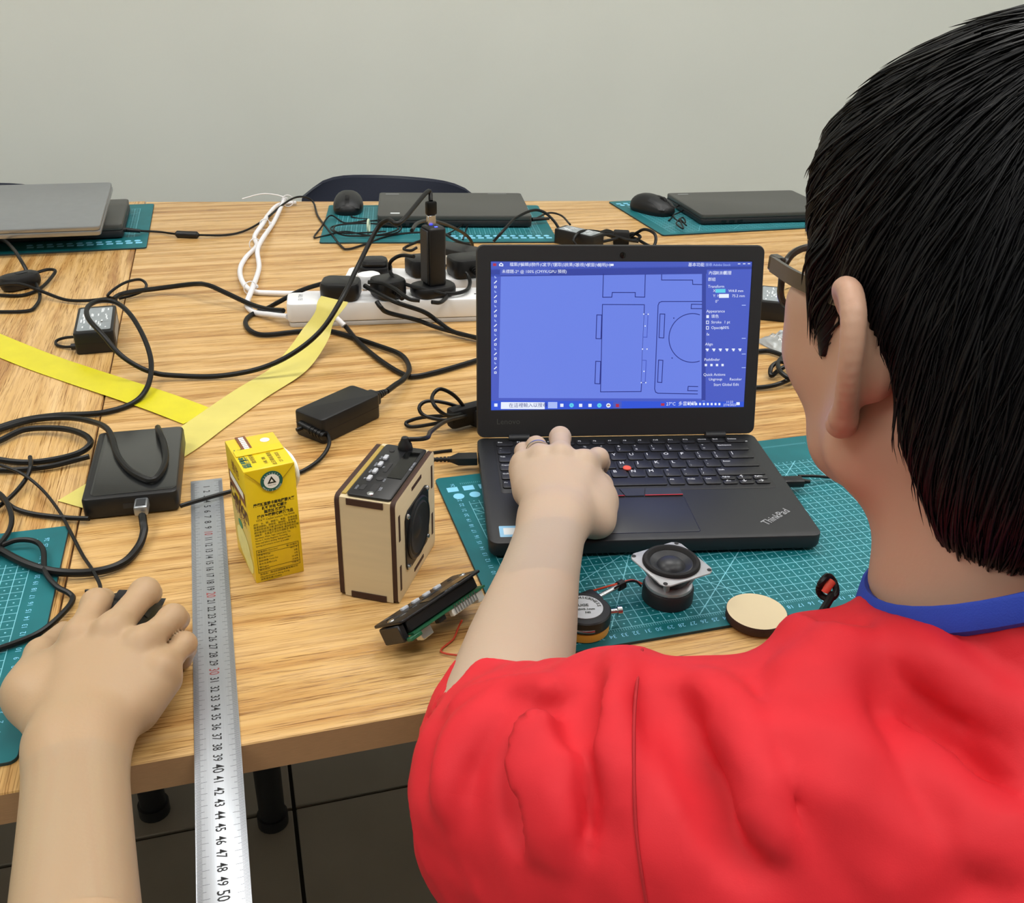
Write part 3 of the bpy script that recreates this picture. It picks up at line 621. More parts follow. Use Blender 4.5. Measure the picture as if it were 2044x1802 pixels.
def inlet(o, p, dirv, r=0.0085, L=0.03):
    """mains plug with a ribbed strain relief on one end of an adapter"""
    p, dirv = Vector(p), Vector(dirv).normalized(); mb = MB()
    ax = ang((0, 0), dirv); mb.box(p+dirv*L*0.3, (L*0.6, 0.018, 0.016), 0.003, 2, rz=ax)
    for k in range(4): mb.cyl(p+dirv*(L*0.6+0.004*k), p+dirv*(L*0.6+0.004*k+0.0028), 0.006-0.0006*k, 0.0055-0.0006*k, 12)
    mb.cyl(p+dirv*L*0.6, p+dirv*(L*0.6+0.017), 0.0036, n=10); mb.build('plug', 'black_plastic', o)
# brick between the tape and the laptop
a_ = math.radians(38); bc = P(672, 827, 0.012); bc = Vector((0.0965, 0.996, 0))
ad1 = adapter(bc, a_, (0.092, 0.045, 0.030), 'plain black power brick lying askew behind the juice carton')
inlet(ad1, (0.046, 0, 0.015), (1, 0, 0), L=0.028)
cable('mains_lead', [(772, 781, 0.015), (788, 769, 0.014), (806, 756, 0.012), (817, 735, 0.008), (800, 708, 0.006), (752, 689, 0.005), (700, 672, 0.004), (655, 660, 0.004), (600, 661, 0.004), (530, 668, 0.004), (500, 660, 0.004), (490, 643, 0.004), (502, 628, 0.004), (530, 617, 0.004), (556, 603, 0.02), (600, 580, 0.035), (650, 565, 0.045), (690, 563, 0.05)], 0.0035, 'cable_black', ad1)
mb = MB(); mb.cyl((-0.047, -0.026, 0.012), (-0.047, 0.012, 0.016), 0.0042, n=14)
for k in range(5): mb.cyl((-0.047, -0.026+0.005*k, 0.012+0.0005*k), (-0.047, -0.0235+0.005*k, 0.0123+0.0005*k), 0.0048, n=14)
mb.build('strain_relief', 'cable_black', ad1)
cable('low_voltage_lead', [(592, 858, 0.014), (612, 852, 0.014), (640, 855, 0.014), (655, 870, 0.012), (656, 890, 0.008), (640, 915, 0.004), (615, 934, 0.003), (590, 945, 0.003), (530, 962, 0.003), (470, 978, 0.004), (420, 992, 0.006), (372, 1006, 0.009), (360, 1010, 0.009)], 0.0022, 'cable_black', ad1)
# adapter on the seam at the upper left
ad2 = adapter((-0.189, 1.342), math.radians(90+2), (0.110, 0.050, 0.030), 'black power adapter with a grey rating label straddling the table seam', True, side=False)
mb = MB(); mb.box((0, -0.0251, 0.015), (0.075, 0.0004, 0.016)); mb.build('side_label', 'label_grey', ad2)
inlet(ad2, (0.053, 0.004, 0.014), (1, -0.3, 0), L=0.008)
cable('mains_lead', [(226, 597, 0.014), (240, 588, 0.014), (266, 582, 0.014), (320, 575, 0.01), (385, 567, 0.02), (415, 569, 0.026), (450, 584, 0.02), (500, 607, 0.012), (535, 617, 0.015), (566, 620, 0.02)], 0.0038, 'cable_black', ad2)
cable('low_voltage_lead', [(155, 672, 0.012), (130, 674, 0.008), (113, 680, 0.004), (113, 688, 0.003), (128, 692, 0.003), (145, 692, 0.005)], 0.002, 'cable_black', ad2)
p0, p1 = P(143, 692, 0.008), P(200, 688, 0.010); q = ad2.matrix_basis.inverted(); mb = MB(); mb.cyl(q @ p0, q @ p1, 0.0042, 0.0046, 14); mb.build('barrel_plug', 'black_plastic', ad2)
cable('spare_loop', [(228, 596, 0.004), (215, 590, 0.012), (232, 574, 0.02), (255, 562, 0.024), (280, 558, 0.02), (292, 568, 0.014), (286, 580, 0.008), (262, 590, 0.004), (238, 596, 0.004)], 0.0022, 'cable_black', ad2)
# adapter right of the laptop, and those half hidden behind the screen
ad3 = adapter((0.80, 1.245), math.radians(60), (0.085, 0.048, 0.030), 'black power adapter with a grey label right of the open laptop screen', True)
cable('mains_lead', [(1480, 612, 0.006), (1530, 612, 0.006), (1560, 617, 0.005), (1600, 631, 0.004), (1650, 645, 0.004)], 0.0036, 'cable_black', ad3)
cable('low_voltage_lead', [(1590, 603, 0.012), (1576, 588, 0.012), (1570, 592, 0.008), (1574, 601, 0.004), (1600, 610, 0.004), (1640, 600, 0.004)], 0.0024, 'cable_black', ad3)
ad4 = adapter((0.632, 1.675), math.radians(-55), (0.09, 0.04, 0.028), 'black power adapter with a grey label showing over the top edge of the screen', True)
cable('mains_lead', [(1195, 470, 0.012), (1210, 460, 0.012), (1235, 468, 0.01), (1268, 476, 0.01), (1300, 492, 0.01), (1309, 480, 0.02), (1305, 465, 0.03), (1285, 458, 0.03), (1262, 470, 0.014), (1240, 478, 0.01), (1215, 470, 0.012), (1190, 462, 0.016), (1160, 462, 0.03), (1145, 478, 0.02), (1150, 490, 0.01)], 0.003, 'cable_black', ad4)
cable('tied_coil', [(1186, 480, 0.008), (1192, 466, 0.012), (1212, 463, 0.014), (1240, 472, 0.012), (1262, 480, 0.01), (1278, 473, 0.014), (1262, 466, 0.018), (1230, 476, 0.014), (1200, 482, 0.01), (1190, 474, 0.014), (1216, 468, 0.018), (1250, 478, 0.014), (1274, 482, 0.01)], 0.003, 'cable_black', ad4)
mb = MB(); q = ad4.matrix_basis.inverted() @ P(1240, 474, 0.012); mb.box(q, (0.03, 0.022, 0.026), 0.003, 2, rz=0.6); mb.build('velcro_strap', 'rubber', ad4)
cable('low_voltage_lead', [(1138, 448, 0.018), (1120, 430, 0.014), (1095, 425, 0.012), (1068, 437, 0.012)], 0.002, 'cable_black', ad4)
mb = MB(); q0, q1 = (ad4.matrix_basis.inverted() @ P(1062, 438, 0.013)), (ad4.matrix_basis.inverted() @ P(1096, 436, 0.012)); mb.cyl(q0, q1, 0.0042, 0.003, 12); mb.build('barrel_plug', 'black_plastic', ad4)
ad5 = adapter((0.372, 1.60), math.radians(-48), (0.11, 0.046, 0.032), 'black power adapter with a white side label behind the power strips', None)
mb = MB(); mb.box((0.005, -0.0232, 0.013), (0.075, 0.0005, 0.016)); mb.build('side_label', 'sticker_white', ad5)
cable('mains_lead', [(832, 494, 0.012), (820, 500, 0.008), (806, 496, 0.006), (830, 484, 0.01), (870, 470, 0.012), (885, 466, 0.012), (910, 480, 0.012), (942, 490, 0.012)], 0.0026, 'cable_black', ad5)
cable('low_voltage_lead', [(845, 482, 0.02), (880, 472, 0.01), (915, 455, 0.01), (935, 440, 0.008), (929, 462, 0.01), (924, 478, 0.014)], 0.0016, 'cable_black', ad5)
# adapter pod at the left edge
pd = P(40, 560, 0.012); o = thing('cable_pod', 'black oval cable pod at the left edge of the table', 'adapter', (pd.x, pd.y, TZ), ang(P(8, 575, 0), P(75, 560, 0)))
mb = MB(); mb.rslab((0, 0, 0), (0.062, 0.034, 0.024), 0.0165, 0.008, 8); mb.build('case', 'black_plastic', o)
mb = MB(); mb.rslab((0.004, 0, 0.0242), (0.018, 0.012, 0.0006), 0.004, 0.0002, 4); mb.build('badge', 'soft_black', o)
cable('lead', [(-60, 480, 0.01), (0, 478, 0.02), (25, 495, 0.03), (42, 520, 0.028), (56, 545, 0.015)], 0.003, 'cable_black', o)
cable('lead', [(70, 545, 0.01), (95, 538, 0.012), (110, 540, 0.012), (104, 552, 0.008), (85, 572, 0.004), (60, 585, 0.003), (30, 590, 0.003), (-40, 586, 0.003)], 0.0026, 'cable_black', o)
cable('lead', [(72, 566, 0.008), (80, 590, 0.006), (72, 610, 0.004), (50, 621, 0.003), (-40, 622, 0.003)], 0.0026, 'cable_black', o)
cable('lead', [(-60, 575, 0.03), (-20, 570, 0.03), (20, 566, 0.029), (45, 568, 0.024), (80, 580, 0.012), (130, 598, 0.005), (175, 600, 0.006), (215, 596, 0.006), (232, 599, 0.007)], 0.0026, 'cable_black', o)
# ================================================================ power strips
mat('strip_white', 'e9eaec', 0.38, var=0.01); mat('strip_grey', 'c9c8c6', 0.45, var=0.02); mat('socket_hole', '222224', 0.7)
mat('print_grey', '7c8088', 0.6, var=0.0); mat('clear_plastic', 'e9edf0', 0.15, var=0.0, trans=0.6)
def strip(loc, rz, L, label, n, holes=()):
    o = thing('power_strip', label, 'power strip', (loc[0], loc[1], TZ), rz, 'white power strips')
    W_ = 0.056
    mb = MB(); mb.rslab((L/2, W_/2, 0.0), (L-0.004, W_-0.004, 0.007), 0.008, 0.001, 5); mb.build('base_rim', 'strip_grey', o)
    mb = MB(); mb.rslab((L/2, W_/2, 0.0072), (L, W_, 0.0285), 0.009, 0.0035, 6); mb.build('body', 'strip_white', o)
    for k in holes:
        x = 0.055+k*0.058; s = MB()
        for dx, dy, a, b in ((0, 0.012, 0.004, 0.0075), (-0.011, -0.006, 0.0065, 0.0035), (0.011, -0.006, 0.0065, 0.0035)): s.box((x+dx, W_/2+dy, 0.0358), (a, b, 0.0004))
        s.build('socket', 'socket_hole', o); 
        mb = MB(); mb.box((x+0.026, W_/2+0.018, 0.037), (0.012, 0.008, 0.004), 0.001, 2); mb.build('switch', 'clear_plastic', o)
    return o
p0 = P(575, 655, 0); p1 = P(950, 642, 0); sa = ang(p0, p1)
st1 = strip(p0, sa, 0.42, 'white power strip in front, with the yellow tape and plugs', 6, (4, 5))
text(st1, 'EU TIM', 0.009, 'print_grey', frame((0.02, 0.03, 0.0359), (0, 1, 0), (-1, 0, 0)), name='end_lettering')
s2 = Vector((0.162, 1.447, 0)); sb = math.radians(-16)
st2 = strip(s2, sb, 0.40, 'white power strip behind the front one, carrying three black plugs', 6, (5,))
def strip_pt(o, x, y, z): return o.matrix_basis @ Vector((x, y, z))
def plug(o_s, x, y, rz, label, lead=None, m='black_plastic', d=(0.048, 0.046, 0.026), relief=True, r=0.0034, grp='mains plugs in the power strips', style=0):
    p = strip_pt(o_s, x, y, 0.0358); o = thing('plug', label, 'plug', p, o_s.rotation_euler[2]+rz, grp)
    mb = MB()
    if style == 0: mb.rslab((0, 0, 0), d, 0.014, 0.005, 6)
    else: mb.rslab((0, 0, 0), (d[0]*1.05, d[1]*0.9, d[2]*0.55), 0.02, 0.003, 6); mb.rslab((0, 0, d[2]*0.5), (d[0]*0.8, d[1]*0.8, d[2]*0.5), 0.012, 0.006, 6)
    mb.build('plug_body', m, o)
    mb = MB()
    for (dx, dy, a, b) in ((0, 0.009, 0.004, 0.007), (-0.009, -0.005, 0.006, 0.0035), (0.009, -0.005, 0.006, 0.0035)): mb.box((dx, dy, -0.0028), (a, b, 0.0055))
    mb.build('pins', 'contact_metal', o)
    if relief:
        mb = MB(); y0 = -d[1]/2
        for k in range(4): mb.cyl((0, y0-0.0045*k, d[2]*0.5-0.0012*k), (0, y0-0.0045*k-0.0032, d[2]*0.5-0.0012*k), 0.0064-0.0006*k, 0.006-0.0006*k, 12)
        mb.cyl((0, y0+0.004, d[2]*0.5), (0, y0-0.02, d[2]*0.5-0.005), 0.0042, n=10); mb.build('strain_relief', 'cable_black', o)
    if lead: cable('lead', lead, r, 'cable_black', o)
    return o
plug(st1, 0.078, 0.026, math.radians(-10), 'black plug under the end of the yellow tape', None, d=(0.056, 0.05, 0.026), relief=False)
plug(st1, 0.146, 0.024, math.radians(25), 'black plug with a ribbed lead beside the white plug on the front strip', [(752, 602, 0.046), (760, 613, 0.04), (775, 624, 0.03), (830, 638, 0.018), (878, 655, 0.008), (950, 674, 0.005), (1010, 690, 0.004)], d=(0.046, 0.046, 0.028))
plug(st1, 0.120, 0.068, math.radians(20), 'white flat plug with a black lead behind the taped plug', [(728, 570, 0.055), (745, 580, 0.052), (790, 603, 0.045), (845, 622, 0.03), (875, 642, 0.014), (905, 662, 0.009), (960, 676, 0.009), (1010, 692, 0.008)], m='strip_white', d=(0.036, 0.03, 0.022), relief=False)
plug(st2, 0.045, 0.024, math.radians(8), 'leftmost black plug on the rear strip with a rough top', None, d=(0.052, 0.046, 0.024), relief=False, style=1)
plug(st2, 0.118, 0.024, math.radians(28), 'black plug in the middle of the rear strip behind the upright charger', [(853, 548, 0.05), (868, 556, 0.045), (884, 570, 0.04), (893, 588, 0.04), (880, 603, 0.042), (862, 603, 0.045)], d=(0.046, 0.046, 0.028), r=0.003)
plug(st2, 0.19, 0.028, math.radians(25), 'black plug on the rear strip next to the laptop screen edge', [(928, 544, 0.05), (935, 552, 0.045), (938, 566, 0.04), (930, 580, 0.042), (900, 586, 0.042), (860, 580, 0.045)], d=(0.06, 0.05, 0.03), r=0.003)
# upright charger standing on the front strip
hb = strip_pt(st1, 0.212, 0.028, 0.0358); hub = thing('usb_charger', 'upright black charger stick with a blue light on the front strip', 'charger', hb, st1.rotation_euler[2]+0.35)
mb = MB(); mb.rslab((0, 0, 0), (0.066, 0.05, 0.016), 0.02, 0.005, 6); mb.build('plug_base', 'black_plastic', hub)
mb = MB(); mb.box((0.002, 0.0, 0.058), (0.027, 0.030, 0.086), 0.004, 3); mb.build('tower', 'black_plastic', hub)
mb = MB(); mb.box((-0.0125, 0.0, 0.058), (0.003, 0.024, 0.078), 0.001, 1); mb.build('side_panel', 'soft_black', hub)
mat('blue_led', '2a36ff', 0.3, var=0.0, emit='3a46ff', es=4.0)
mb = MB(); mb.box((0.002, -0.0085, 0.1012), (0.004, 0.003, 0.001)); mb.build('light', 'blue_led', hub)
mb = MB(); mb.box((0.000, 0.003, 0.108), (0.0125, 0.0065, 0.016), 0.0008, 1); mb.build('usb_plug_shell', 'contact_metal', hub)
mb = MB(); mb.box((0.000, 0.003, 0.126), (0.0165, 0.0095, 0.02), 0.003, 2); mb.build('usb_plug', 'cable_black', hub)
ht = hub.matrix_basis @ Vector((0, 0.003, 0.136)); w2 = lambda u, v, h: P(u, v, h)
loop = [ht, ht+Vector((-0.004, 0.004, 0.012)), w2(800, 443, 0.165), w2(775, 439, 0.165), w2(752, 458, 0.15), w2(715, 530, 0.11), w2(680, 600, 0.085), w2(640, 660, 0.055), w2(585, 705, 0.03), w2(520, 735, 0.015), w2(440, 750, 0.005), w2(360, 750, 0.006), w2(300, 742, 0.012), w2(245, 712, 0.03), w2(205, 668, 0.05), w2(176, 635, 0.06), w2(176, 612, 0.062), w2(200, 600, 0.06), w2(232, 604, 0.055), w2(262, 630, 0.05), w2(290, 680, 0.035), w2(302, 728, 0.02), w2(293, 775, 0.01), w2(262, 806, 0.004), w2(200, 824, 0.004), w2(110, 829, 0.004), w2(40, 840, 0.004), w2(-40, 866, 0.004)]
q = hub.matrix_basis.inverted(); path = smooth_path(loop, 8)
for v_ in path: v_.z = max(v_.z, TZ+0.0032)
mb = MB(); mb.tube([q @ v_ for v_ in path], 0.0032, 10); mb.build('usb_lead', 'cable_black', hub)
# twisted white leads of the two strips
def white_lead(o, pts, extra):
    path = smooth_path([P(u, v, max(h, 0.0042)) for u, v, h in pts]+[Vector(e) for e in extra], 8); q = o.matrix_basis.inverted()
    for v_ in path: v_.z = max(v_.z, TZ+0.0041)
    mb = MB(); mb.tube([q @ v_ for v_ in path], 0.0042, 10); return mb.build('supply_lead', 'cable_white', o)
e1 = P(568, 396, 0); e1 = Vector((0.125, 2.14, TZ+0.01))
white_lead(st1, [(574, 632, 0.014), (540, 628, 0.01), (507, 623, 0.004), (493, 607, 0.005), (504, 575, 0.012), (517, 535, 0.004), (514, 500, 0.012), (524, 477, 0.014), (545, 446, 0.004), (560, 415, 0.012)], [(0.118, 2.10, TZ+0.012)])
white_lead(st2, [(640, 586, 0.02), (600, 586, 0.006), (548, 585, 0.005), (507, 582, 0.005), (486, 566, 0.012), (479, 540, 0.004), (490, 515, 0.004), (512, 491, 0.004), (508, 472, 0.004), (525, 446, 0.014), (536, 428, 0.005), (556, 409, 0.004)], [(0.142, 2.09, TZ+0.006)])
for k, (u, v) in enumerate(((509, 492), (529, 452), (500, 580))):
    z_ = P(u, v, 0.006); mb = MB(); zt = thing('zip_tie', 'white zip tie around the twisted leads, %s' % ('middle one', 'upper one', 'lowest one')[k], 'zip tie', (z_.x, z_.y, TZ), 0.4, 'zip ties on the white leads')
    rg = [(0.0105*math.cos(2*math.pi*i/20), 0, 0.0105+0.0105*math.sin(2*math.pi*i/20)) for i in range(21)]; mb.tube(rg, 0.0009, 6); mb.build('loop', 'cable_white', zt)
    mb = MB(); mb.box((0.011, 0, 0.011), (0.004, 0.005, 0.005), 0.0005, 1); mb.build('catch', 'cable_white', zt)
zt = thing('zip_tie', 'white zip tie with a long tail at the far table edge', 'zip tie', (0.112, 2.08, TZ), 0, 'zip ties on the white leads'); mb = MB()
mb.tube(smooth_path([(0.012, 0, 0.018), (-0.01, 0.01, 0.024), (-0.04, 0.015, 0.026), (-0.08, 0.012, 0.018)], 6), 0.0012, 6); mb.build('tail', 'cable_white', zt); mb = MB(); mb.tube([(0.012+0.012*math.cos(a/10*math.pi), 0, 0.013+0.012*math.sin(a/10*math.pi)) for a in range(21)], 0.001, 6); mb.build('loop', 'cable_white', zt)
# loose leads over the strips
def lead(label, pts, r, name='cable'): return tag(cable(name, pts, r, 'cable_black'), label, 'cable', 'loose black leads')
lead('black lead crossing from the white plug sleeve under the screen edge', [(668, 632, 0.02), (690, 652, 0.008), (717, 684, 0.004), (760, 720, 0.004), (803, 746, 0.004), (828, 751, 0.004), (880, 740, 0.004), (955, 718, 0.004), (1010, 700, 0.004)], 0.0034)
mb = MB(); c0 = P(664, 628, 0.024); mb.cyl((0, 0, 0), P(687, 650, 0.011)-c0, 0.0042, 0.0042, 12); tag(mb.build('plug_sleeve', 'cable_white', None, c0), 'short white sleeve on the lead beside the yellow tape', 'plug sleeve')
lead('black lead arching from the white plug to the upright charger', [(735, 563, 0.062), (765, 566, 0.062), (790, 578, 0.06), (815, 596, 0.056), (838, 600, 0.054)], 0.003)
lead('black lead looping left of the upright charger', [(826, 512, 0.10), (800, 510, 0.095), (780, 522, 0.085), (778, 540, 0.07), (790, 556, 0.062), (812, 568, 0.055), (850, 578, 0.05), (890, 588, 0.042)], 0.0028)
lead('black lead arching from the charger top towards the screen', [(822, 460, 0.14), (834, 445, 0.13), (860, 440, 0.11), (895, 450, 0.08), (925, 465, 0.05), (940, 480, 0.03), (944, 495, 0.012)], 0.0028)
lead('black lead arching over the right end of the middle mat', [(985, 482, 0.012), (1005, 460, 0.03), (1030, 435, 0.04), (1062, 420, 0.045), (1085, 423, 0.04), (1105, 440, 0.025), (1118, 460, 0.008)], 0.0028)
# lead with a ferrite bead at the far left
fl = thing('laptop_lead', 'thin black lead with a bead running from the stacked laptops', 'cable', tuple(P(372, 468, 0)), 0, 'loose black leads')
cable('lead', [(252, 459, 0.016), (285, 461, 0.008), (320, 463, 0.004), (352, 467, 0.006), (395, 469, 0.006), (450, 469, 0.003), (490, 460, 0.004), (530, 437, 0.008), (565, 408, 0.016), (590, 394, 0.02), (612, 394, 0.018), (626, 405, 0.008), (634, 430, 0.003), (652, 455, 0.003), (680, 490, 0.003), (695, 497, 0.003), (730, 487, 0.003), (780, 470, 0.004), (840, 464, 0.004), (900, 468, 0.004)], 0.0021, 'cable_black', fl)
q = fl.matrix_basis.inverted(); mb = MB(); a1, b1 = q @ P(350, 467, 0.0065), q @ P(397, 469, 0.0065); mb.tube([a1+(b1-a1)*t_ for t_ in (0, 0.08, 0.16, 0.5, 0.84, 0.92, 1)], lambda t_: 0.0064 if 0.15 < t_ < 0.85 else 0.003, 14); mb.build('bead', 'black_plastic', fl)
mb = MB(); a1, b1 = q @ P(245, 458, 0.016), q @ P(280, 461, 0.012); mb.cyl(a1, b1, 0.0045, 0.0035, 12); mb.build('plug', 'black_plastic', fl)
# tie around the mouse cable
tt = P(736, 460, 0.008); zt = thing('twist_tie', 'pale green twist tie around the bundled mouse cable', 'twist tie', (tt.x, tt.y, TZ+0.003), 0); mat('tie_green', 'c8d8c0', 0.5)
mb = MB(); mb.tube([(0.009*math.cos(2*math.pi*i/16)*0.4, 0.013*math.cos(2*math.pi*i/16), 0.013+0.0125*math.sin(2*math.pi*i/16)) for i in range(17)], 0.0022, 6); mb.build('loop', 'tie_green', zt)
# ================================================================ cables and phone right of the screen
lead('black lead above the plastic bag right of the screen', [(1450, 715, 0.004), (1515, 701, 0.004), (1545, 703, 0.005), (1590, 722, 0.006), (1640, 745, 0.006)], 0.0034)
lead('black tangled lead below the plastic bag', [(1450, 775, 0.004), (1516, 773, 0.004), (1555, 766, 0.006), (1600, 745, 0.008), (1625, 730, 0.008), (1600, 722, 0.012), (1560, 735, 0.01), (1540, 750, 0.006), (1540, 732, 0.012), (1560, 722, 0.014), (1585, 735, 0.014), (1600, 750, 0.012), (1580, 757, 0.012), (1558, 742, 0.016), (1553, 725, 0.016), (1562, 712, 0.012)], 0.003)
bgp = P(1568, 688, 0); bag = thing('plastic_bag', 'small clear plastic bag with a white slip beside the cheek', 'plastic bag', (bgp.x+0.012, bgp.y, TZ), 0.2); mat('film', 'f4f8fa', 0.12, var=0.0, trans=0.85)
mb = MB(); N = 14; vs = []
for i in range(N+1):
    for j in range(9):
        x = -0.045+0.09*i/N; y = -0.032+0.064*j/8; e = (1-(2*i/N-1)**4)*(1-(2*j/8-1)**4); vs.append((x, y, 0.002+0.011*e+0.004*e*math.sin(9*i/N*3+j*1.7)+0.003*e*math.cos(j*2.3+i)))
M0 = len(vs); fs = [(i*9+j, (i+1)*9+j, (i+1)*9+j+1, i*9+j+1) for i in range(N) for j in range(8)]
mb.add(vs, fs); mb.add([(p[0], p[1], 0.0006) for p in vs], [tuple(reversed(f)) for f in fs]); mb.build('film', 'film', bag)
mb = MB(); mb.box((0.012, 0.0, 0.0035), (0.05, 0.05, 0.003), 0.0008, 1, rz=0.1); mb.build('white_slip', 'sticker_white', bag)
pc = P(1566, 797, 0); ph = thing('smartphone', 'smartphone with a rose gold rim lying beside the cheek', 'phone', (pc.x+0.046, pc.y-0.066, TZ), math.radians(-13)); mat('rose_gold', 'c9a08e', 0.3, metal=0.8)
mb = MB(); mb.rslab((0, 0, 0), (0.07, 0.142, 0.0078), 0.011, 0.0022, 6); mb.build('case', 'rose_gold', ph)
mb = MB(); mb.rslab((0, 0, 0.0077), (0.065, 0.137, 0.0006), 0.010, 0.0002, 6); mb.build('glass', 'glossy_black', ph)
mb = MB(); mb.cyl((-0.0352, 0.045, 0.004), (-0.0348, 0.045, 0.004), 0.002, n=12); mb.build('jack', 'glossy_black', ph)
# ================================================================ yellow tape
def tape_mat(name, c, a):
    m_ = mat(name, c, 0.32, var=0.05, scale=30); m_.node_tree.nodes['Principled BSDF'].inputs['Alpha'].default_value = a
tape_mat('tape_yellow', 'd6cc1e', 0.96); tape_mat('tape_pale', 'ded272', 0.88)
def tape(pts, wd, label, m, side=None):
    path = smooth_path([P(u, v, h) for u, v, h in pts], 8); o = thing('tape', label, 'adhesive tape', (path[0].x, path[0].y, TZ), 0, 'strips of yellow tape'); mb = MB(); R = []
    for i, p in enumerate(path):
        t_ = path[min(i+1, len(path)-1)]-path[max(i-1, 0)]; n_ = Vector((-t_.y, t_.x, 0)).normalized()*wd/2; p = p-Vector((o.location.x, o.location.y, TZ))
        zz = max(p.z, 0.0006); R.append([(p.x-n_.x, p.y-n_.y, zz), (p.x+n_.x, p.y+n_.y, zz), (p.x+n_.x, p.y+n_.y, zz+0.00025), (p.x-n_.x, p.y-n_.y, zz+0.00025)])
    mb.layers(R); mb.build('strip', m, o); return o
tape([(-70, 660, 0.001), (60, 714, 0.001), (150, 746, 0.001), (260, 782, 0.002), (330, 806, 0.002), (398, 832, 0.001)], 0.047, 'bright yellow tape strip running in from the left edge', 'tape_yellow')
tape([(668, 597, 0.063), (655, 618, 0.052), (632, 662, 0.026), (605, 704, 0.008), (570, 742, 0.003), (500, 786, 0.0016), (420, 842, 0.0016), (350, 892, 0.0016), (250, 950, 0.0016), (152, 1010, 0.0012)], 0.047, 'pale yellow tape strip from the front power strip to under the black drive', 'tape_pale')
# ================================================================ steel ruler
mat('ruler_steel', 'aeb3ba', 0.32, metal=0.6, var=0.05, scale=20, stretch=(1, 60, 1))
mat('etched_black', '1c1d20', 0.6, var=0.0); mat('etched_red', '9a5050', 0.6, var=0.0)
r1, r50 = P(412.6, 971.7, 0.001), P(447, 1788, 0.001); ra = ang(r1, r50); step = (r50-r1).length/49.0
dirv = Vector((math.cos(ra), math.sin(ra), 0)); RW = 0.0305; o0 = r1-dirv*step*1.0
ru = thing('ruler', 'long steel ruler hanging over the front table edge', 'ruler', (o0.x, o0.y, TZ), ra)       # local +x = towards the viewer
mb = MB(); mb.rslab((0.26, 0, 0.0002), (0.53, RW, 0.0011), 0.0012, 0.0002, 3); mb.build('blade', 'ruler_steel', ru)
tk = MB()
for k in range(0, 511):
    l_ = 0.0075 if k % 10 == 0 else (0.0055 if k % 5 == 0 else 0.0035)
    for s_ in (-1, 1): tk.box((0.001*k*step*100, s_*(RW/2-l_/2-0.0003), 0.00133), (0.00016, l_, 0.00006))
tag(tk.build('graduations', 'etched_black', ru, smooth=False), kind='stuff')
for k in range(1, 52):
    text(ru, str(k), 0.0088 if k % 10 else 0.0105, 'etched_red' if k in (10, 20, 30) else 'etched_black', frame((k*step, -0.0005, 0.00138), (1, 0, 0), (0, 1, 0)), name='numbers', sx=0.75 if k > 9 else 1.0, bold=0.0001)
# ================================================================ juice carton
mat('carton_yellow', 'e6c814', 0.36, var=0.03, coat=0.3); mat('print_black', '1d2413', 0.6, var=0.0); mat('print_brown', '7a4a2c', 0.5, var=0.03)
mat('print_green', '0d5a50', 0.5, var=0.0); mat('print_white', 'eef0ea', 0.5, var=0.0); mat('print_lemon', 'e8e08a', 0.5, var=0.08, scale=120); mat('print_leaf', '2f8a60', 0.5); mat('print_dark', '452414', 0.5); mat('crease', 'b89a10', 0.5, var=0.0)
j0, jx, jy = P(512, 1165, 0), P(608, 1140, 0), P(475, 1092, 0); ja = ang(j0, jx); JW, JL, JH = 0.0420, 0.0625, 0.1085
jc = j0 + Vector((math.cos(ja)*JW/2-math.sin(ja)*JL/2, math.sin(ja)*JW/2+math.cos(ja)*JL/2, 0))
ju = thing('juice_carton', 'yellow lemon tea drink carton with printed small text', 'carton', (jc.x, jc.y, TZ), ja)
mb = MB(); mb.box((0, 0, JH/2), (JW, JL, JH), 0.0009, 2); mb.build('carton', 'carton_yellow', ju)
F = lambda x, z: frame((x-JW/2, -JL/2-0.0002, z), (1, 0, 0), (0, 0, 1))            # near narrow face: x from its left edge
Lf = lambda x, z: frame((-JW/2-0.0002, JL/2-x, z), (0, -1, 0), (0, 0, 1))           # broad face at the left: x from the far edge
Tp = lambda x, y: frame((x-JW/2, y-JL/2, JH+0.0002), (0, 1, 0), (-1, 0, 0))
# folded ear on the near face and the seam flap on top
mb = MB(); y_ = -JL/2-0.0003; mb.add([(-JW/2+0.001, y_-0.0001, JH-0.0008), (JW/2-0.001, y_-0.0001, JH-0.0008), (0, y_-0.0011, JH-JW*0.53), (0, y_-0.0002, JH-0.001)], [(0, 2, 3), (3, 2, 1), (0, 1, 2)][:2]); mb.build('folded_ear', 'carton_yellow', ju)
mb = MB()
for a, b in (((-JW/2+0.001, JH-0.001), (-0.0005, JH-JW*0.53)), ((JW/2-0.001, JH-0.001), (0.0005, JH-JW*0.53))):
    d = Vector((b[0]-a[0], 0, b[1]-a[1])); c = Vector(((a[0]+b[0])/2, y_-0.0009, (a[1]+b[1])/2)); mb.box(c, (d.length, 0.0003, 0.0006), R=Matrix.Rotation(-math.atan2(d.z, d.x), 3, 'Y'))
mb.build('ear_crease', 'crease', ju)
mb = MB(); mb.box((0, 0.001, JH+0.0006), (JW-0.002, 0.011, 0.0011), 0.0003, 1); mb.build('top_flap', 'carton_yellow', ju)
mb = MB(); mb.box((-0.008, 0.0175, JH+0.0006), (0.0085, 0.028, 0.0008)); bs = mb.build('brown_band', 'print_brown', ju, smooth=False)
mb = MB()
for k in range(7): mb.box((-0.008, 0.007+0.0035*k, JH+0.00105), (0.0042, 0.0026, 0.0001))
tag(mb.build('band_characters', 'print_white', bs, smooth=False), kind='stuff')
mb = MB(); mb.lathe([(0.004, 0), (0.004, 0.0003)], 24, 0, (0.010, 0.018, JH+0.0001)); mb.build('straw_hole', 'print_white', ju)
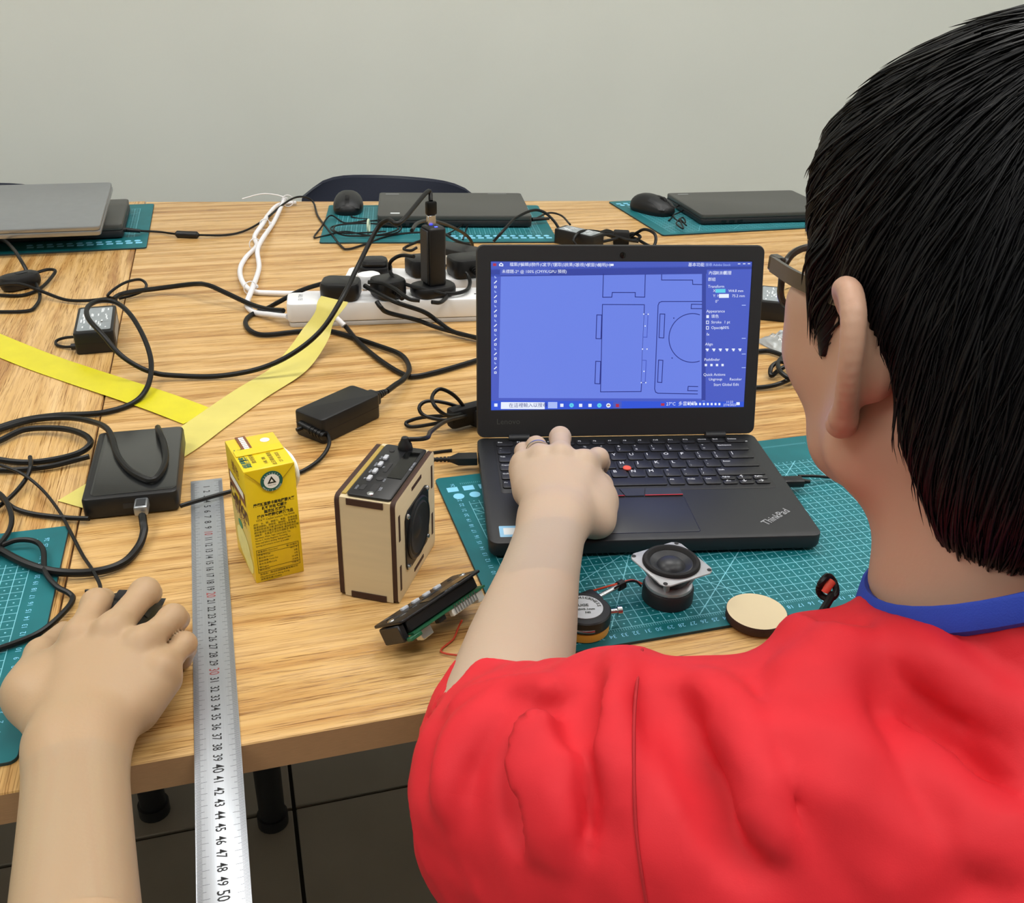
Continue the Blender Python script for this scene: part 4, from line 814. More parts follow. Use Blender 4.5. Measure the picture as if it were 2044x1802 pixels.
for s_, x, y, z_ in (('檸檬茶', 0.006, 0.030, 0.0078), ('錫蘭', 0.006, 0.013, 0.0078)): text(ju, s_, z_, 'print_green', Tp(x, y), name='top_lettering', bold=0.00015)
for s_, x, y, z_ in (('飲用前搖勻', 0.0125, 0.022, 0.0042), ('此日期前最佳', 0.027, 0.014, 0.004), ('27 10 2023', 0.033, 0.014, 0.004), ('HK 08', 0.021, 0.013, 0.0045)): text(ju, s_, z_, 'print_black', Tp(x, y), name='date_print')
# round recycling badge
mb = MB(); X = F(0.0215, JH-0.0125); mb.x = X; mb.lathe([(0.0092, 0.0008), (0.0092, 0.0012)], 32); bd = mb.build('badge', 'print_green', ju)
mb = MB(); mb.x = X; mb.lathe([(0.0064, 0.0012), (0.0064, 0.00135)], 32); mb.build('badge_disc', 'print_white', bd)
mb = MB(); mb.x = X; z_ = 0.00145; R_ = [(0.0044*math.cos(math.radians(a)), 0.0044*math.sin(math.radians(a))+0.0004, z_) for a in (90, 210, 330)]; r_ = [(p[0]*0.42, (p[1]-0.0004)*0.42+0.0004, z_) for p in R_]
for i in range(3): mb.quad(R_[i], R_[(i+1) % 3], r_[(i+1) % 3], r_[i])
mb.build('badge_triangle', 'print_black', bd, smooth=False)
for s_, rad, a0, a1, fl in (('PROTECTS', 0.0072, 150, 30, 1), ('WHAT\'S GOOD', 0.0084, 212, 328, -1)):
    for i, ch in enumerate(s_):
        a = math.radians(a0+(a1-a0)*i/(len(s_)-1)); d_ = Vector((math.cos(a), math.sin(a), 0))*fl
        text(bd, ch, 0.0019, 'print_white', X @ frame((rad*math.cos(a), rad*math.sin(a), 0.0014), (d_.y, -d_.x, 0), (d_.x, d_.y, 0)), name='badge_lettering')
text(bd, 'Tetra Pak', 0.0017, 'print_black', X @ frame((0, -0.0033, 0.0014), (1, 0, 0), (0, 1, 0)), name='badge_name')
for s_, z, z_, m_ in (('嚴選斯里蘭卡高地錫蘭大葉', 0.0755, 0.0034, 0.0001), ('新鮮沖泡 檸檬汁', 0.0718, 0.0034, 0.0001), ('無添加 防腐劑', 0.0681, 0.0034, 0.0001), ('維他™錫蘭檸檬茶飲品', 0.0642, 0.0036, 0.0001), ('VITA™ Ceylon Lemon Tea Drink', 0.0610, 0.0028, 0)):
    text(ju, s_, z_, 'print_black', F(JW/2+0.001, z), name='side_lettering', bold=m_, sx=0.85)
for k, s_ in enumerate(('成份：水，糖，檸檬汁，茶葉，抗壞血酸', '酸度調節劑，調味劑，甜味劑，含咖啡因', '未開封前毋須冷藏 請存放於陰涼乾爽處', '開封後請即冷藏並盡快飲用 最佳飲用日期', '過敏原：本產品不含任何過敏原 請搖勻', 'Ingredients: Water, Sugar, Lemon Juice, Tea,', 'Vitamin C, Acidity Regulator, Flavouring', 'Shake well before drinking. Refrigerate after', 'opening and consume as soon as possible.')): text(ju, s_, 0.00235, 'print_black', F(0.003, 0.0575-0.0026*k), 'LEFT', name='small_print', sx=0.88 if k < 5 else 0.72)
mb = MB(); mb.x = F(0, 0)
for x0, z0, x1, z1 in ((0.003, 0.0325, 0.039, 0.0325), (0.003, 0.010, 0.039, 0.010), (0.003, 0.010, 0.003, 0.0325), (0.039, 0.010, 0.039, 0.0325), (0.003, 0.0285, 0.039, 0.0285), (0.003, 0.0135, 0.039, 0.0135)): mb.box(((x0+x1)/2, (z0+z1)/2, 0), (abs(x1-x0)+0.0003, abs(z1-z0)+0.0003, 0.00004))
mb.build('nutrition_frame', 'print_black', ju, smooth=False)
for k, (a, b) in enumerate((('營養資料 Nutrition', '每100毫升'), ('熱量/Energy', '44千卡'), ('蛋白質/Protein', '0克'), ('脂肪總量/Total Fat', '0克'), ('碳水化合物/Carb', '10.9克'), ('糖/Sugars', '10.8克'), ('鈉/Sodium', '12毫克'))):
    text(ju, a, 0.0021, 'print_black', F(0.004, 0.0305-0.003*k), 'LEFT', name='nutrition_text'); text(ju, b, 0.0021, 'print_black', F(0.038, 0.0305-0.003*k), 'RIGHT', name='nutrition_text')
for k, s_ in enumerate(('製造商：維他奶國際集團有限公司', 'Manufactured in Hong Kong', '消費者熱線 Hotline')): text(ju, s_, 0.0022, 'print_black', F(0.004, 0.008-0.0026*k), 'LEFT', name='maker_print')
# broad face at the left
mb = MB(); mb.x = Lf(0.031, 0.0); 
for cx, cy, rx, ry in ((0.0, 0.022, 0.022, 0.016), (0.012, 0.014, 0.016, 0.012)): mb.prism([(cx+rx*math.cos(a/12*math.pi), cy+ry*math.sin(a/12*math.pi)) for a in range(24)], 0.0, 0.00006+0.00004*cx)
mb.build('lemon_picture', 'print_lemon', ju, smooth=False)
mb = MB(); mb.x = Lf(0.031, 0.0); mb.prism([(-0.004+0.007*math.cos(a/8*math.pi), 0.041+0.004*math.sin(a/8*math.pi)) for a in range(16)], 0, 0.0001); mb.build('leaf_picture', 'print_leaf', ju, smooth=False)
mb = MB(); mb.x = Lf(0.031, 0.0); mb.box((0.0, 0.079, 0.0001), (0.052, 0.012, 0.0001)); mb.build('brown_panel', 'print_brown', ju, smooth=False)
mb = MB(); mb.x = Lf(0.031, 0.0); mb.box((0.0, 0.0815, 0.00018), (0.044, 0.006, 0.0001)); mb.build('panel_white', 'print_white', ju, smooth=False)
text(ju, 'Ceylon', 0.021, 'print_dark', Lf(0.031, 0.064), name='front_lettering', bold=0.0007); text(ju, '檸檬茶', 0.013, 'print_brown', Lf(0.031, 0.052), name='front_lettering')
text(ju, '維他', 0.012, 'print_brown', Lf(0.031, 0.095), name='front_lettering')
mb = MB(); mb.tube(smooth_path([(JW/2+0.002, 0.02, JH-0.01), (JW/2+0.002, -0.012, JH-0.004), (JW/2+0.002, -0.026, JH-0.006), (JW/2+0.0025, -0.028, JH-0.016), (JW/2+0.002, -0.018, JH-0.03), (JW/2+0.002, 0.01, JH-0.06)], 6), 0.0018, 8); mb.build('straw', 'print_white', ju)
# ================================================================ laser-cut speaker box
mat('birch', 'd0c09c', 0.55, var=0.04, scale=14, stretch=(1, 1, 9)); mat('burnt_edge', '3a2116', 0.7, var=0.15, scale=80); mat('brass_strip', 'b59a4e', 0.4, metal=0.3)
s0, s1_, s2_ = P(678, 1190, 0), P(795, 1208, 0), P(868, 1085, 0); sa_ = ang(s1_, s2_); SWd, SL, SHt = 0.0515, 0.0985, 0.0975
sp = thing('speaker_box', 'plywood speaker box with dark burnt edges and a black top panel', 'speaker', (s1_.x, s1_.y, TZ), sa_)   # local x along the big face (away), y to the left
T_ = 0.0042
def plate(yc, name):
    mb = MB(); X = Matrix(((1, 0, 0, SL/2), (0, 0, -1, yc), (0, 1, 0, SHt/2), (0, 0, 0, 1))); mb.x = X
    mb.rslab((0, 0, -T_/2), (SL, SHt, T_), 0.0055, 0.00015, 5, 1); mb.mi[-1] = 0; mb.mi[-2] = 0
    return mb.build(name, ['birch', 'burnt_edge'], sp)
pl = plate(T_/2, 'face_plate'); plate(SWd-T_/2, 'back_plate')
mb = MB(); mb.box((T_/2+0.0006, SWd/2, SHt/2), (T_, SWd-2*T_-0.0004, SHt-0.002)); mb.build('near_end_panel', 'birch', sp, smooth=False)
mb = MB(); mb.box((SL-T_/2-0.0006, SWd/2, SHt/2), (T_, SWd-2*T_-0.0004, SHt-0.002)); mb.build('far_end_panel', 'birch', sp, smooth=False)
mb = MB(); mb.box((SL/2, SWd/2, T_/2+0.001), (SL-0.008, SWd-2*T_-0.0004, T_)); mb.build('bottom_panel', 'birch', sp, smooth=False)
mb = MB(); mb.box((SL/2, SWd/2, SHt-T_/2-0.0012), (SL-0.008, SWd-2*T_-0.0004, T_)); tp = mb.build('top_panel', 'birch', sp, smooth=False)
for zz in (SHt-0.0042, 0.0038):
    mb = MB(); mb.box((0.0004, SWd/2, zz), (0.0014, 0.031, 0.0056)); mb.build('finger_joint', 'burnt_edge', sp, smooth=False)
for x, z, a, b in ((0.0082, 0.070, 0.0032, 0.024), (0.0082, 0.022, 0.0032, 0.024), (SL-0.0075, 0.074, 0.0032, 0.022), (SL-0.0075, 0.026, 0.0032, 0.022), (SL/2+0.002, SHt-0.008, 0.024, 0.0032), (SL/2+0.004, 0.008, 0.024, 0.0032)):
    mb = MB(); mb.box((x, -0.00012, z), (a, 0.0006, b)); mb.build('slot_tab', 'burnt_edge', sp, smooth=False)
for yy in (SWd-T_-0.002,):
    mb = MB(); mb.box((SL/2, yy, SHt-0.0006), (SL-0.012, 0.0035, 0.001)); mb.build('inlay_strip', 'brass_strip', sp, smooth=False)
# driver on the big face: square frame, surround, cone
FX = Matrix(((1, 0, 0, SL/2), (0, 0, -1, -0.0002), (0, 1, 0, 0.0475), (0, 0, 0, 1))) @ Matrix.Diagonal((1.13, 1.13, 1, 1)); mat('cone_black', '1a1b1e', 0.6, var=0.08)
mb = MB(); mb.x = FX; n = 48
def sqring(hw, cut, z):
    out = []
    for i in range(n):
        a = 2*math.pi*i/n; c, s_ = math.cos(a), math.sin(a); k = 1/max(abs(c), abs(s_)); k = min(k, cut); out.append((hw*k*c, hw*k*s_, z))
    return out
circ = lambda r, z: [(r*math.cos(2*math.pi*i/n), r*math.sin(2*math.pi*i/n), z) for i in range(n)]
mb.layers([sqring(0.0255, 1.3, 0.0), sqring(0.0255, 1.3, 0.0012), circ(0.0245, 0.0012), circ(0.0245, 0.0022), circ(0.0235, 0.003), circ(0.0215, 0.0028), circ(0.020, 0.0012)], cap0=False, cap1=False); dr = mb.build('driver_frame', 'black_plastic', sp)
mb = MB(); mb.x = FX; mb.layers([circ(0.0212, 0.0022), circ(0.0195, 0.0034), circ(0.017, 0.0024), circ(0.0095, 0.0006), circ(0.008, 0.0012), circ(0.0045, 0.0024), circ(0.001, 0.0028)], cap0=False); mb.build('cone', 'cone_black', dr)
for sx_ in (-1, 1):
    for sy_ in (-1, 1):
        mb = MB(); mb.x = FX; mb.lathe([(0.0022, 0.0012), (0.0021, 0.0022), (0.0012, 0.003)], 14, 0, (sx_*0.0218, sy_*0.0218, 0)); mb.build('screw', 'contact_metal', dr)
# control panel: the same part on the box and lying loose
mat('panel_black', '121317', 0.38, var=0.04); mat('button_grey', 'b8bcc4', 0.4, var=0.02); mat('panel_print', 'aeb4c0', 0.6, var=0.0)
def control_panel(root, X):
    """90 x 38 mm black fascia; local x along it, y across, z out of it"""
    def B(name, m, fn, par=root):
        mb = MB(); mb.x = X; fn(mb); return mb.build(name, m, par)
    fa = B('fascia', 'panel_black', lambda b: b.rslab((0, 0, 0), (0.091, 0.0375, 0.0022), 0.003, 0.0006, 4))
    B('display', 'glossy_black', lambda b: b.box((0.012, -0.0095, 0.0024), (0.048, 0.0125, 0.0006)), fa)
    for k in range(4): B('push_button', 'button_grey', lambda b: b.rslab((-0.018+0.0125*k, 0.0095, 0.002), (0.0072, 0.0036, 0.0022), 0.001, 0.0004, 3), fa)
    for k, (x, y, a, b2) in enumerate(((-0.0315, 0.000, 0.014, 0.0060), (-0.0325, 0.0095, 0.0085, 0.0040), (0.004, 0.002, 0.016, 0.0032))): B('slot', 'socket_hole', lambda b: b.box((x, y, 0.0023), (a, b2, 0.0004)), fa)
    B('audio_jack', 'socket_hole', lambda b: b.lathe([(0.003, 0.0022), (0.003, 0.0027), (0.0019, 0.0028)], 16, 0, (-0.016, 0.0015, 0)), fa)
    B('knob_hole', 'socket_hole', lambda b: b.lathe([(0.0022, 0.0022), (0.0022, 0.0025)], 14, 0, (0.034, 0.0095, 0)), fa)
    for x in (-0.0405, 0.0405): B('mounting_screw', 'contact_metal', lambda b: b.lathe([(0.003, 0.0022), (0.0028, 0.0028), (0.0015, 0.0034)], 16, 0, (x, 0.0, 0)), fa)
    for s_, x, y, z_ in (('M', -0.018, 0.0135, 0.003), ('PREV', -0.0055, 0.0135, 0.0026), ('NEXT', 0.007, 0.0135, 0.0026), ('PLAY', 0.0195, 0.0135, 0.0026), ('USB', -0.0315, -0.0052, 0.0032), ('AUX', -0.017, -0.003, 0.0026), ('DC5V', -0.0335, 0.0142, 0.0026), ('TF', 0.004, 0.0052, 0.0028), ('BT FM MP3', 0.012, -0.0172, 0.003)): text(fa, s_, z_, 'panel_print', X @ frame((x, y, 0.0024), (1, 0, 0), (0, 1, 0)), name='panel_lettering')
    return fa
fa = control_panel(sp, Matrix.Translation((SL/2-0.001, SWd/2-0.0025, SHt-0.0006)))
# cable gland and its lead, tied up with a hook-and-loop strap
gb = sp.matrix_basis.inverted() @ P(838, 886, 0.1)
mb = MB(); mb.lathe([(0.0062, 0.0), (0.0066, 0.003), (0.0058, 0.007), (0.004, 0.010), (0.003, 0.013)], 18, 0, (SL-0.008, SWd-0.028, SHt-0.001)); mb.build('cable_gland', 'black_plastic', sp)
g0 = sp.matrix_basis @ Vector((SL-0.008, SWd-0.028, SHt+0.010))
z2 = lambda x, y, h: (450+x/2.92, 350+y/2.92, h)
ld = [(g0, 1)]
lp = [P(*z2(1170, 1530, 0.105)), P(*z2(1200, 1490, 0.085)), P(*z2(1290, 1430, 0.04)), P(*z2(1400, 1400, 0.02)), P(*z2(1300, 1400, 0.02)), P(*z2(1150, 1410, 0.012)), P(*z2(1055, 1440, 0.006)), P(*z2(1090, 1465, 0.004)), P(*z2(1250, 1440, 0.01)), P(*z2(1390, 1400, 0.016)), P(*z2(1280, 1425, 0.02)), P(*z2(1160, 1400, 0.022)), P(*z2(1130, 1350, 0.03)), P(*z2(1180, 1315, 0.034)), P(*z2(1300, 1330, 0.03)), P(*z2(1400, 1375, 0.02)), P(*z2(1300, 1400, 0.03)), P(*z2(1225, 1350, 0.044)), P(*z2(1205, 1290, 0.05)), P(*z2(1250, 1245, 0.055)), P(*z2(1330, 1280, 0.045)), P(*z2(1390, 1350, 0.026)), P(*z2(1420, 1420, 0.012)), P(*z2(1470, 1440, 0.006)), P(*z2(1540, 1430, 0.005))]
path = smooth_path([g0]+lp, 8); q = sp.matrix_basis.inverted()
for v_ in path: v_.z = max(v_.z, TZ+0.0023)
mb = MB(); mb.tube([q @ v_ for v_ in path], 0.0022, 8); mb.build('lead', 'cable_black', sp)
vp = P(*z2(1385, 1395, 0.016)); vs_ = thing('cable_strap', 'black hook-and-loop strap around the bundled lead left of the screen', 'cable strap', (vp.x+0.004, vp.y, TZ), 0.3)
mb = MB(); mb.box((0, 0, 0.016), (0.046, 0.016, 0.024), 0.004, 2); mb.box((0.016, -0.004, 0.012), (0.022, 0.02, 0.022), 0.003, 2, rz=0.3); mb.build('strap', 'rubber', vs_)
# flat power plug in the laptop's left side
pw = thing('power_plug', 'flat black power plug in the left side of the open laptop', 'plug', tuple(lap.matrix_basis @ Vector((-0.001, 0.1745, -0.0028+0.0))), LRZ); pw.location.z = TZ
mb = MB(); mb.layers([[(x, y*k_, 0.0135+z*k_) for y, z in ((-0.007, -0.004), (0.007, -0.004), (0.007, 0.004), (-0.007, 0.004))] for x, k_ in ((-0.0005, 1), (-0.02, 1), (-0.027, 0.55), (-0.029, 0.45))]); mb.build('plug_body', 'black_plastic', pw)
mb = MB(); x0 = -0.029
for k in range(5): mb.cyl((x0-0.004*k, 0, 0.0135), (x0-0.004*k-0.0026, 0, 0.0135), 0.0032-0.0002*k, 0.0032-0.0002*k, 10)
mb.cyl((x0, 0, 0.0135), (x0-0.02, 0, 0.0135), 0.002, n=10); mb.build('strain_relief', 'cable_black', pw)
cable('lead', [(902, 899, 0.014), (885, 901, 0.012), (862, 904, 0.006), (830, 906, 0.003), (780, 905, 0.003)], 0.002, 'cable_black', pw)
# small usb plug in its right side
pu = thing('usb_plug', 'small black usb plug in the right side of the open laptop', 'plug', tuple(lap.matrix_basis @ Vector((LW+0.001, 0.112, -0.0028))), LRZ); pu.location.z = TZ
mb = MB(); mb.box((0.011, 0, 0.0140), (0.021, 0.013, 0.0075), 0.0015, 2); mb.build('plug_body', 'black_plastic', pu); mb = MB(); mb.cyl((0.021, 0, 0.014), (0.029, 0, 0.0135), 0.0032, 0.002, 10); mb.build('strain_relief', 'cable_black', pu)
cable('lead', [(1594, 950, 0.0135), (1625, 950, 0.011), (1660, 953, 0.007), (1720, 960, 0.006), (1800, 972, 0.006)], 0.0016, 'cable_black', pu)
# ================================================================ loose control panel module
m0, m1 = P(768, 1290, 0.012), P(938, 1160, 0.02); ma = ang(m0, m1); mc_ = (m0+m1)/2
mo = thing('amplifier_module', 'loose black audio control panel with green circuit board on the table', 'audio module', (mc_.x, mc_.y, TZ), ma)
tl = math.radians(-34); X = Matrix.Translation((0, 0.0, 0.0285)) @ Matrix.Rotation(tl, 4, 'X') 
control_panel(mo, X)
mat('pcb_green', '1c5a3c', 0.45, var=0.12, scale=150); mat('pcb_white', 'd8d8d0', 0.5)
mb = MB(); mb.x = X; mb.box((0, 0, -0.005), (0.078, 0.030, 0.010), 0.001, 1); mb.build('rear_housing', 'panel_black', mo)
mb = MB(); mb.x = X; mb.box((0.002, -0.002, -0.0115), (0.082, 0.032, 0.0016)); mb.build('circuit_board', 'pcb_green', mo)
mb = MB(); mb.x = X; mb.box((-0.043, 0.0, -0.008), (0.006, 0.026, 0.014), 0.001, 1); mb.build('end_bracket', 'panel_black', mo)
for x, y, a, b, h, m_ in ((0.018, -0.0145, 0.03, 0.005, 0.006, 'pcb_white'), (-0.026, -0.012, 0.012, 0.008, 0.008, 'contact_metal'), (0.036, -0.011, 0.008, 0.010, 0.009, 'pcb_white'), (-0.006, -0.011, 0.008, 0.006, 0.005, 'panel_black'), (-0.038, -0.016, 0.012, 0.006, 0.003, 'pcb_green')):
    mb = MB(); mb.x = X; mb.box((x, y, -0.0125-h/2), (a, b, h), 0.0006, 1); mb.build('component', m_, mo)
for k in range(9):
    mb = MB(); mb.x = X; mb.box((0.006+0.003*k, -0.0178, -0.014), (0.0012, 0.0012, 0.007)); mb.build('pin', 'contact_metal', mo)
q = mo.matrix_basis.inverted(); mat('wire_red', 'c8452a', 0.5); mb = MB(); mb.tube(smooth_path([q @ P(922, 1238, 0.012), q @ P(915, 1252, 0.004), q @ P(905, 1275, 0.002), q @ P(880, 1300, 0.002), q @ P(930, 1310, 0.002)], 6), 0.0008, 6); mb.build('wire', 'wire_red', mo)
# ================================================================ bare loudspeaker driver
mat('frame_zinc', 'b2b4b8', 0.42, metal=0.55, var=0.12, scale=90); mat('magnet_black', '1b1c20', 0.5, var=0.06)
zM = TZ+0.0028
dc = (P(1330, 1178, 0.0)); dv = thing('speaker_driver', 'bare loudspeaker driver with square metal frame standing on its magnet', 'speaker driver', (0.3225, 0.5935, zM), math.radians(12))
mb = MB(); mb.lathe([(0.0205, 0.0), (0.0215, 0.0008), (0.0215, 0.012), (0.0205, 0.0135)], 40); mb.build('magnet', 'magnet_black', dv)
mb = MB(); mb.lathe([(0.0196, 0.0135), (0.0200, 0.0142), (0.0196, 0.0165), (0.0165, 0.018), (0.0150, 0.0185)], 40); mb.build('yoke', 'frame_zinc', dv)
ba = MB(); ba.lathe([(0.0140, 0.018), (0.0165, 0.022), (0.0205, 0.0335)], 40, cap0=False, cap1=False); ba.build('basket', 'magnet_black', dv)
for k in range(4):
    a = math.pi/4+k*math.pi/2; c, s_ = math.cos(a), math.sin(a); mb = MB(); mb.tube([(0.0152*c, 0.0152*s_, 0.018), (0.0175*c, 0.0175*s_, 0.022), (0.0215*c, 0.0215*s_, 0.034)], 0.0026, 8); mb.build('basket_arm', 'frame_zinc', dv)
mb = MB(); mb.layers([sqring(0.0255, 1.29, 0.0335), sqring(0.0262, 1.29, 0.0345), sqring(0.0258, 1.29, 0.0352), circ(0.0243, 0.0355), circ(0.0238, 0.0362)], cap1=False); fr = mb.build('frame', 'frame_zinc', dv)
mb = MB(); mb.layers([circ(0.0240, 0.0355), circ(0.0240, 0.0372), circ(0.0228, 0.0388), circ(0.0205, 0.0390), circ(0.0185, 0.0372), circ(0.0178, 0.0360)], cap0=False, cap1=False); mb.build('surround', 'rubber', dv)
mb = MB(); mb.layers([circ(0.0180, 0.0362), circ(0.0172, 0.0366), circ(0.0118, 0.0335), circ(0.0108, 0.0352), circ(0.0085, 0.0374), circ(0.005, 0.0388), circ(0.001, 0.0392)], cap0=False); mb.build('cone', 'pad_black', dv)
for sx_ in (-1, 1):
    for sy_ in (-1, 1):
        mb = MB(); mb.lathe([(0.0019, 0.0350), (0.0019, 0.0356)], 14, 0, (sx_*0.0222, sy_*0.0222, 0)); mb.build('mounting_hole', 'socket_hole', fr)
q = dv.matrix_basis.inverted()
for m_, pts in (('wire_red', [(1282, 1165, 0.02), (1262, 1158, 0.02), (1240, 1163, 0.02), (1215, 1170, 0.018), (1180, 1180, 0.012)]), ('cable_black', [(1280, 1170, 0.02), (1268, 1160, 0.021), (1250, 1162, 0.022), (1230, 1172, 0.02), (1212, 1185, 0.014), (1190, 1195, 0.008)])):
    mb = MB(); mb.tube(smooth_path([q @ P(*p) for p in pts], 6), 0.0009, 6); mb.build('wire', m_, dv)
# ================================================================ dial thickness gauge
mat('gauge_face', 'c2c6cc', 0.35, metal=0.3, var=0.05, scale=120); mat('gauge_yellow', 'd9a23a', 0.45, var=0.05)
ga = thing('dial_gauge', 'black dial thickness gauge with a silver back label and yellow rim', 'gauge', (0.2395, 0.5725, zM), math.radians(18))
mb = MB(); mb.lathe([(0.0195, 0.0), (0.0205, 0.001), (0.0205, 0.008), (0.0195, 0.0085)], 40); mb.build('dial_rim', 'gauge_yellow', ga)
mb = MB(); mb.lathe([(0.0205, 0.0086), (0.0212, 0.0094), (0.0212, 0.0185), (0.0202, 0.0195), (0.017, 0.0196)], 40); mb.box((0.012, 0.011, 0.0145), (0.022, 0.018, 0.0098), 0.003, 2); mb.build('body', 'black_plastic', ga)
mb = MB(); mb.lathe([(0.0152, 0.0196), (0.0152, 0.0201)], 40, 0, (0, 0.001, 0)); lb = mb.build('back_label', 'gauge_face', ga)
for i, ch in enumerate('DIAL THICKNESS'):
    a = math.radians(150-175*i/13); d_ = (math.cos(a), math.sin(a)); text(lb, ch, 0.0042, 'print_black', frame((0.0122*d_[0], 0.001+0.0122*d_[1], 0.0203), (d_[1], -d_[0], 0), (d_[0], d_[1], 0)), name='label_lettering', bold=0.0001)
for s_, y, z_ in (('GAUGE', 0.0045, 0.0044), ('0-20×0.1mm', -0.0015, 0.0034), ('N0', -0.0065, 0.0036)): text(lb, s_, z_, 'print_black', frame((-0.002, y, 0.0203), (math.cos(-0.5), math.sin(-0.5), 0), (-math.sin(-0.5), math.cos(-0.5), 0)), name='label_lettering', bold=0.0001)
mb = MB(); mb.cyl((0.018, 0.010, 0.015), (0.048, 0.0135, 0.015), 0.0022, n=12); mb.build('stem', 'contact_metal', ga)
mb = MB(); mb.cyl((0.046, 0.0133, 0.015), (0.052, 0.014, 0.015), 0.0042, n=14); mb.build('anvil', 'magnet_black', ga)
mb = MB(); mb.cyl((0.0195, -0.008, 0.013), (0.026, -0.0105, 0.013), 0.0024, n=10); mb.cyl((0.0255, -0.0103, 0.013), (0.029, -0.0117, 0.013), 0.0038, n=12); mb.build('clamp_screw', 'contact_metal', ga)
mb = MB(); mb.tube([(-0.0195*math.cos(a), -0.0195*math.sin(a)-0.001, 0.012) for a in [math.radians(q_) for q_ in range(20, 75, 6)]], 0.0016, 8); mb.build('lever', 'contact_metal', ga)
# ================================================================ plywood disc
di = thing('plywood_disc', 'round pale plywood disc with a burnt edge at the mat front', 'disc', (0.3815, 0.5485, zM), 0)
mb = MB(); mb.lathe([(0.0242, 0.0), (0.0246, 0.0005), (0.0246, 0.0075), (0.0243, 0.0079), (0.001, 0.0080)], 48, 1); mb.mi = [0 if (i//48) >= 3 else 1 for i in range(len(mb.f))]; mb.build('disc', ['birch', 'burnt_edge'], di)
# ================================================================ black drive and its leads
hd = thing('external_drive', 'flat black external drive with a glossy top on the table seam', 'external drive', (-0.1155, 0.916, TZ+0.0011), math.radians(-1.5))
mb = MB(); mb.rslab((0, 0, 0), (0.086, 0.147, 0.0215), 0.006, 0.003, 5); mb.build('case', 'black_plastic', hd)
mat('satin_black', '232526', 0.22, var=0.02, spec=0.8)
mb = MB(); mb.rslab((0.003, 0.001, 0.0214), (0.077, 0.138, 0.0006), 0.006, 0.0002, 5); mb.build('top_plate', 'satin_black', hd)
for x in (-0.002, 0.012): 
    mb = MB(); mb.box((x, -0.0736, 0.011), (0.010, 0.0008, 0.005)); mb.build('port', 'socket_hole', hd)
mb = MB(); mb.box((0.0105, -0.0825, 0.0135), (0.0125, 0.019, 0.010), 0.002, 2); up_ = mb.build('usb_plug', 'silver_alu', hd)
mb = MB(); mb.box((0.0105, -0.083, 0.0187), (0.0085, 0.012, 0.0006)); mb.build('plug_inset', 'pad_black', up_)
cable('usb_lead', [(284, 1029, 0.0135), (286, 1044, 0.013), (287, 1062, 0.009), (276, 1092, 0.005), (245, 1124, 0.005), (190, 1141, 0.006), (120, 1142, 0.007), (60, 1128, 0.007), (0, 1098, 0.007), (-60, 1060, 0.005)], 0.0036, 'cable_black', hd)
lead('thick black lead to the black drive, its added U on top imitating a reflected loop', [(-60, 880, 0.005), (0, 857, 0.005), (68, 838, 0.005), (137, 834, 0.008), (185, 842, 0.016), (212, 854, 0.025), (224, 874, 0.0268), (233, 905, 0.0268), (256, 936, 0.0268), (288, 955, 0.0268), (308, 957, 0.0268), (324, 938, 0.0268), (331, 912, 0.0268), (326, 882, 0.0268), (318, 862, 0.0268), (315, 853, 0.020)], 0.0032)  # added U imitates the cable loop's reflection in the glossy drive top
lead('black lead loop left of the black drive', [(-60, 905, 0.004), (0, 879, 0.005), (51, 857, 0.006), (120, 855, 0.008), (164, 866, 0.01), (181, 884, 0.01), (157, 904, 0.008), (103, 918, 0.006), (51, 923, 0.005), (0, 918, 0.005), (-60, 905, 0.005)], 0.0034)
lead('black lead running under the loop to the drive side', [(-60, 938, 0.004), (0, 938, 0.004), (45, 937, 0.004), (103, 930, 0.005), (150, 918, 0.006), (178, 911, 0.008)], 0.003)
lead('thin black lead ending at the front left drive corner', [(-60, 960, 0.01), (-20, 975, 0.01), (10, 1000, 0.008), (30, 1015, 0.004), (68, 1026, 0.003), (130, 1033, 0.004), (178, 1035, 0.006)], 0.0024)
lead('thin black lead dropping off the loop at the left edge', [(60, 912, 0.012), (61, 930, 0.014), (51, 957, 0.008), (20, 993, 0.006), (-30, 1030, 0.005)], 0.0022)
lead('thin black lead bending onto the near left mat', [(-30, 970, 0.012), (5, 990, 0.012), (22, 1025, 0.01), (20, 1055, 0.008), (0, 1085, 0.01), (-30, 1110, 0.01)], 0.0024)
lead('thin black lead zigzagging over the near left mat edge', [(-50, 1110, 0.006), (0, 1090, 0.008), (34, 1078, 0.010), (68, 1080, 0.010), (86, 1097, 0.010), (90, 1140, 0.008), (113, 1170, 0.006), (138, 1184, 0.005), (145, 1196, 0.004), (130, 1219, 0.005), (86, 1258, 0.006), (34, 1282, 0.006), (-40, 1306, 0.006)], 0.0024)
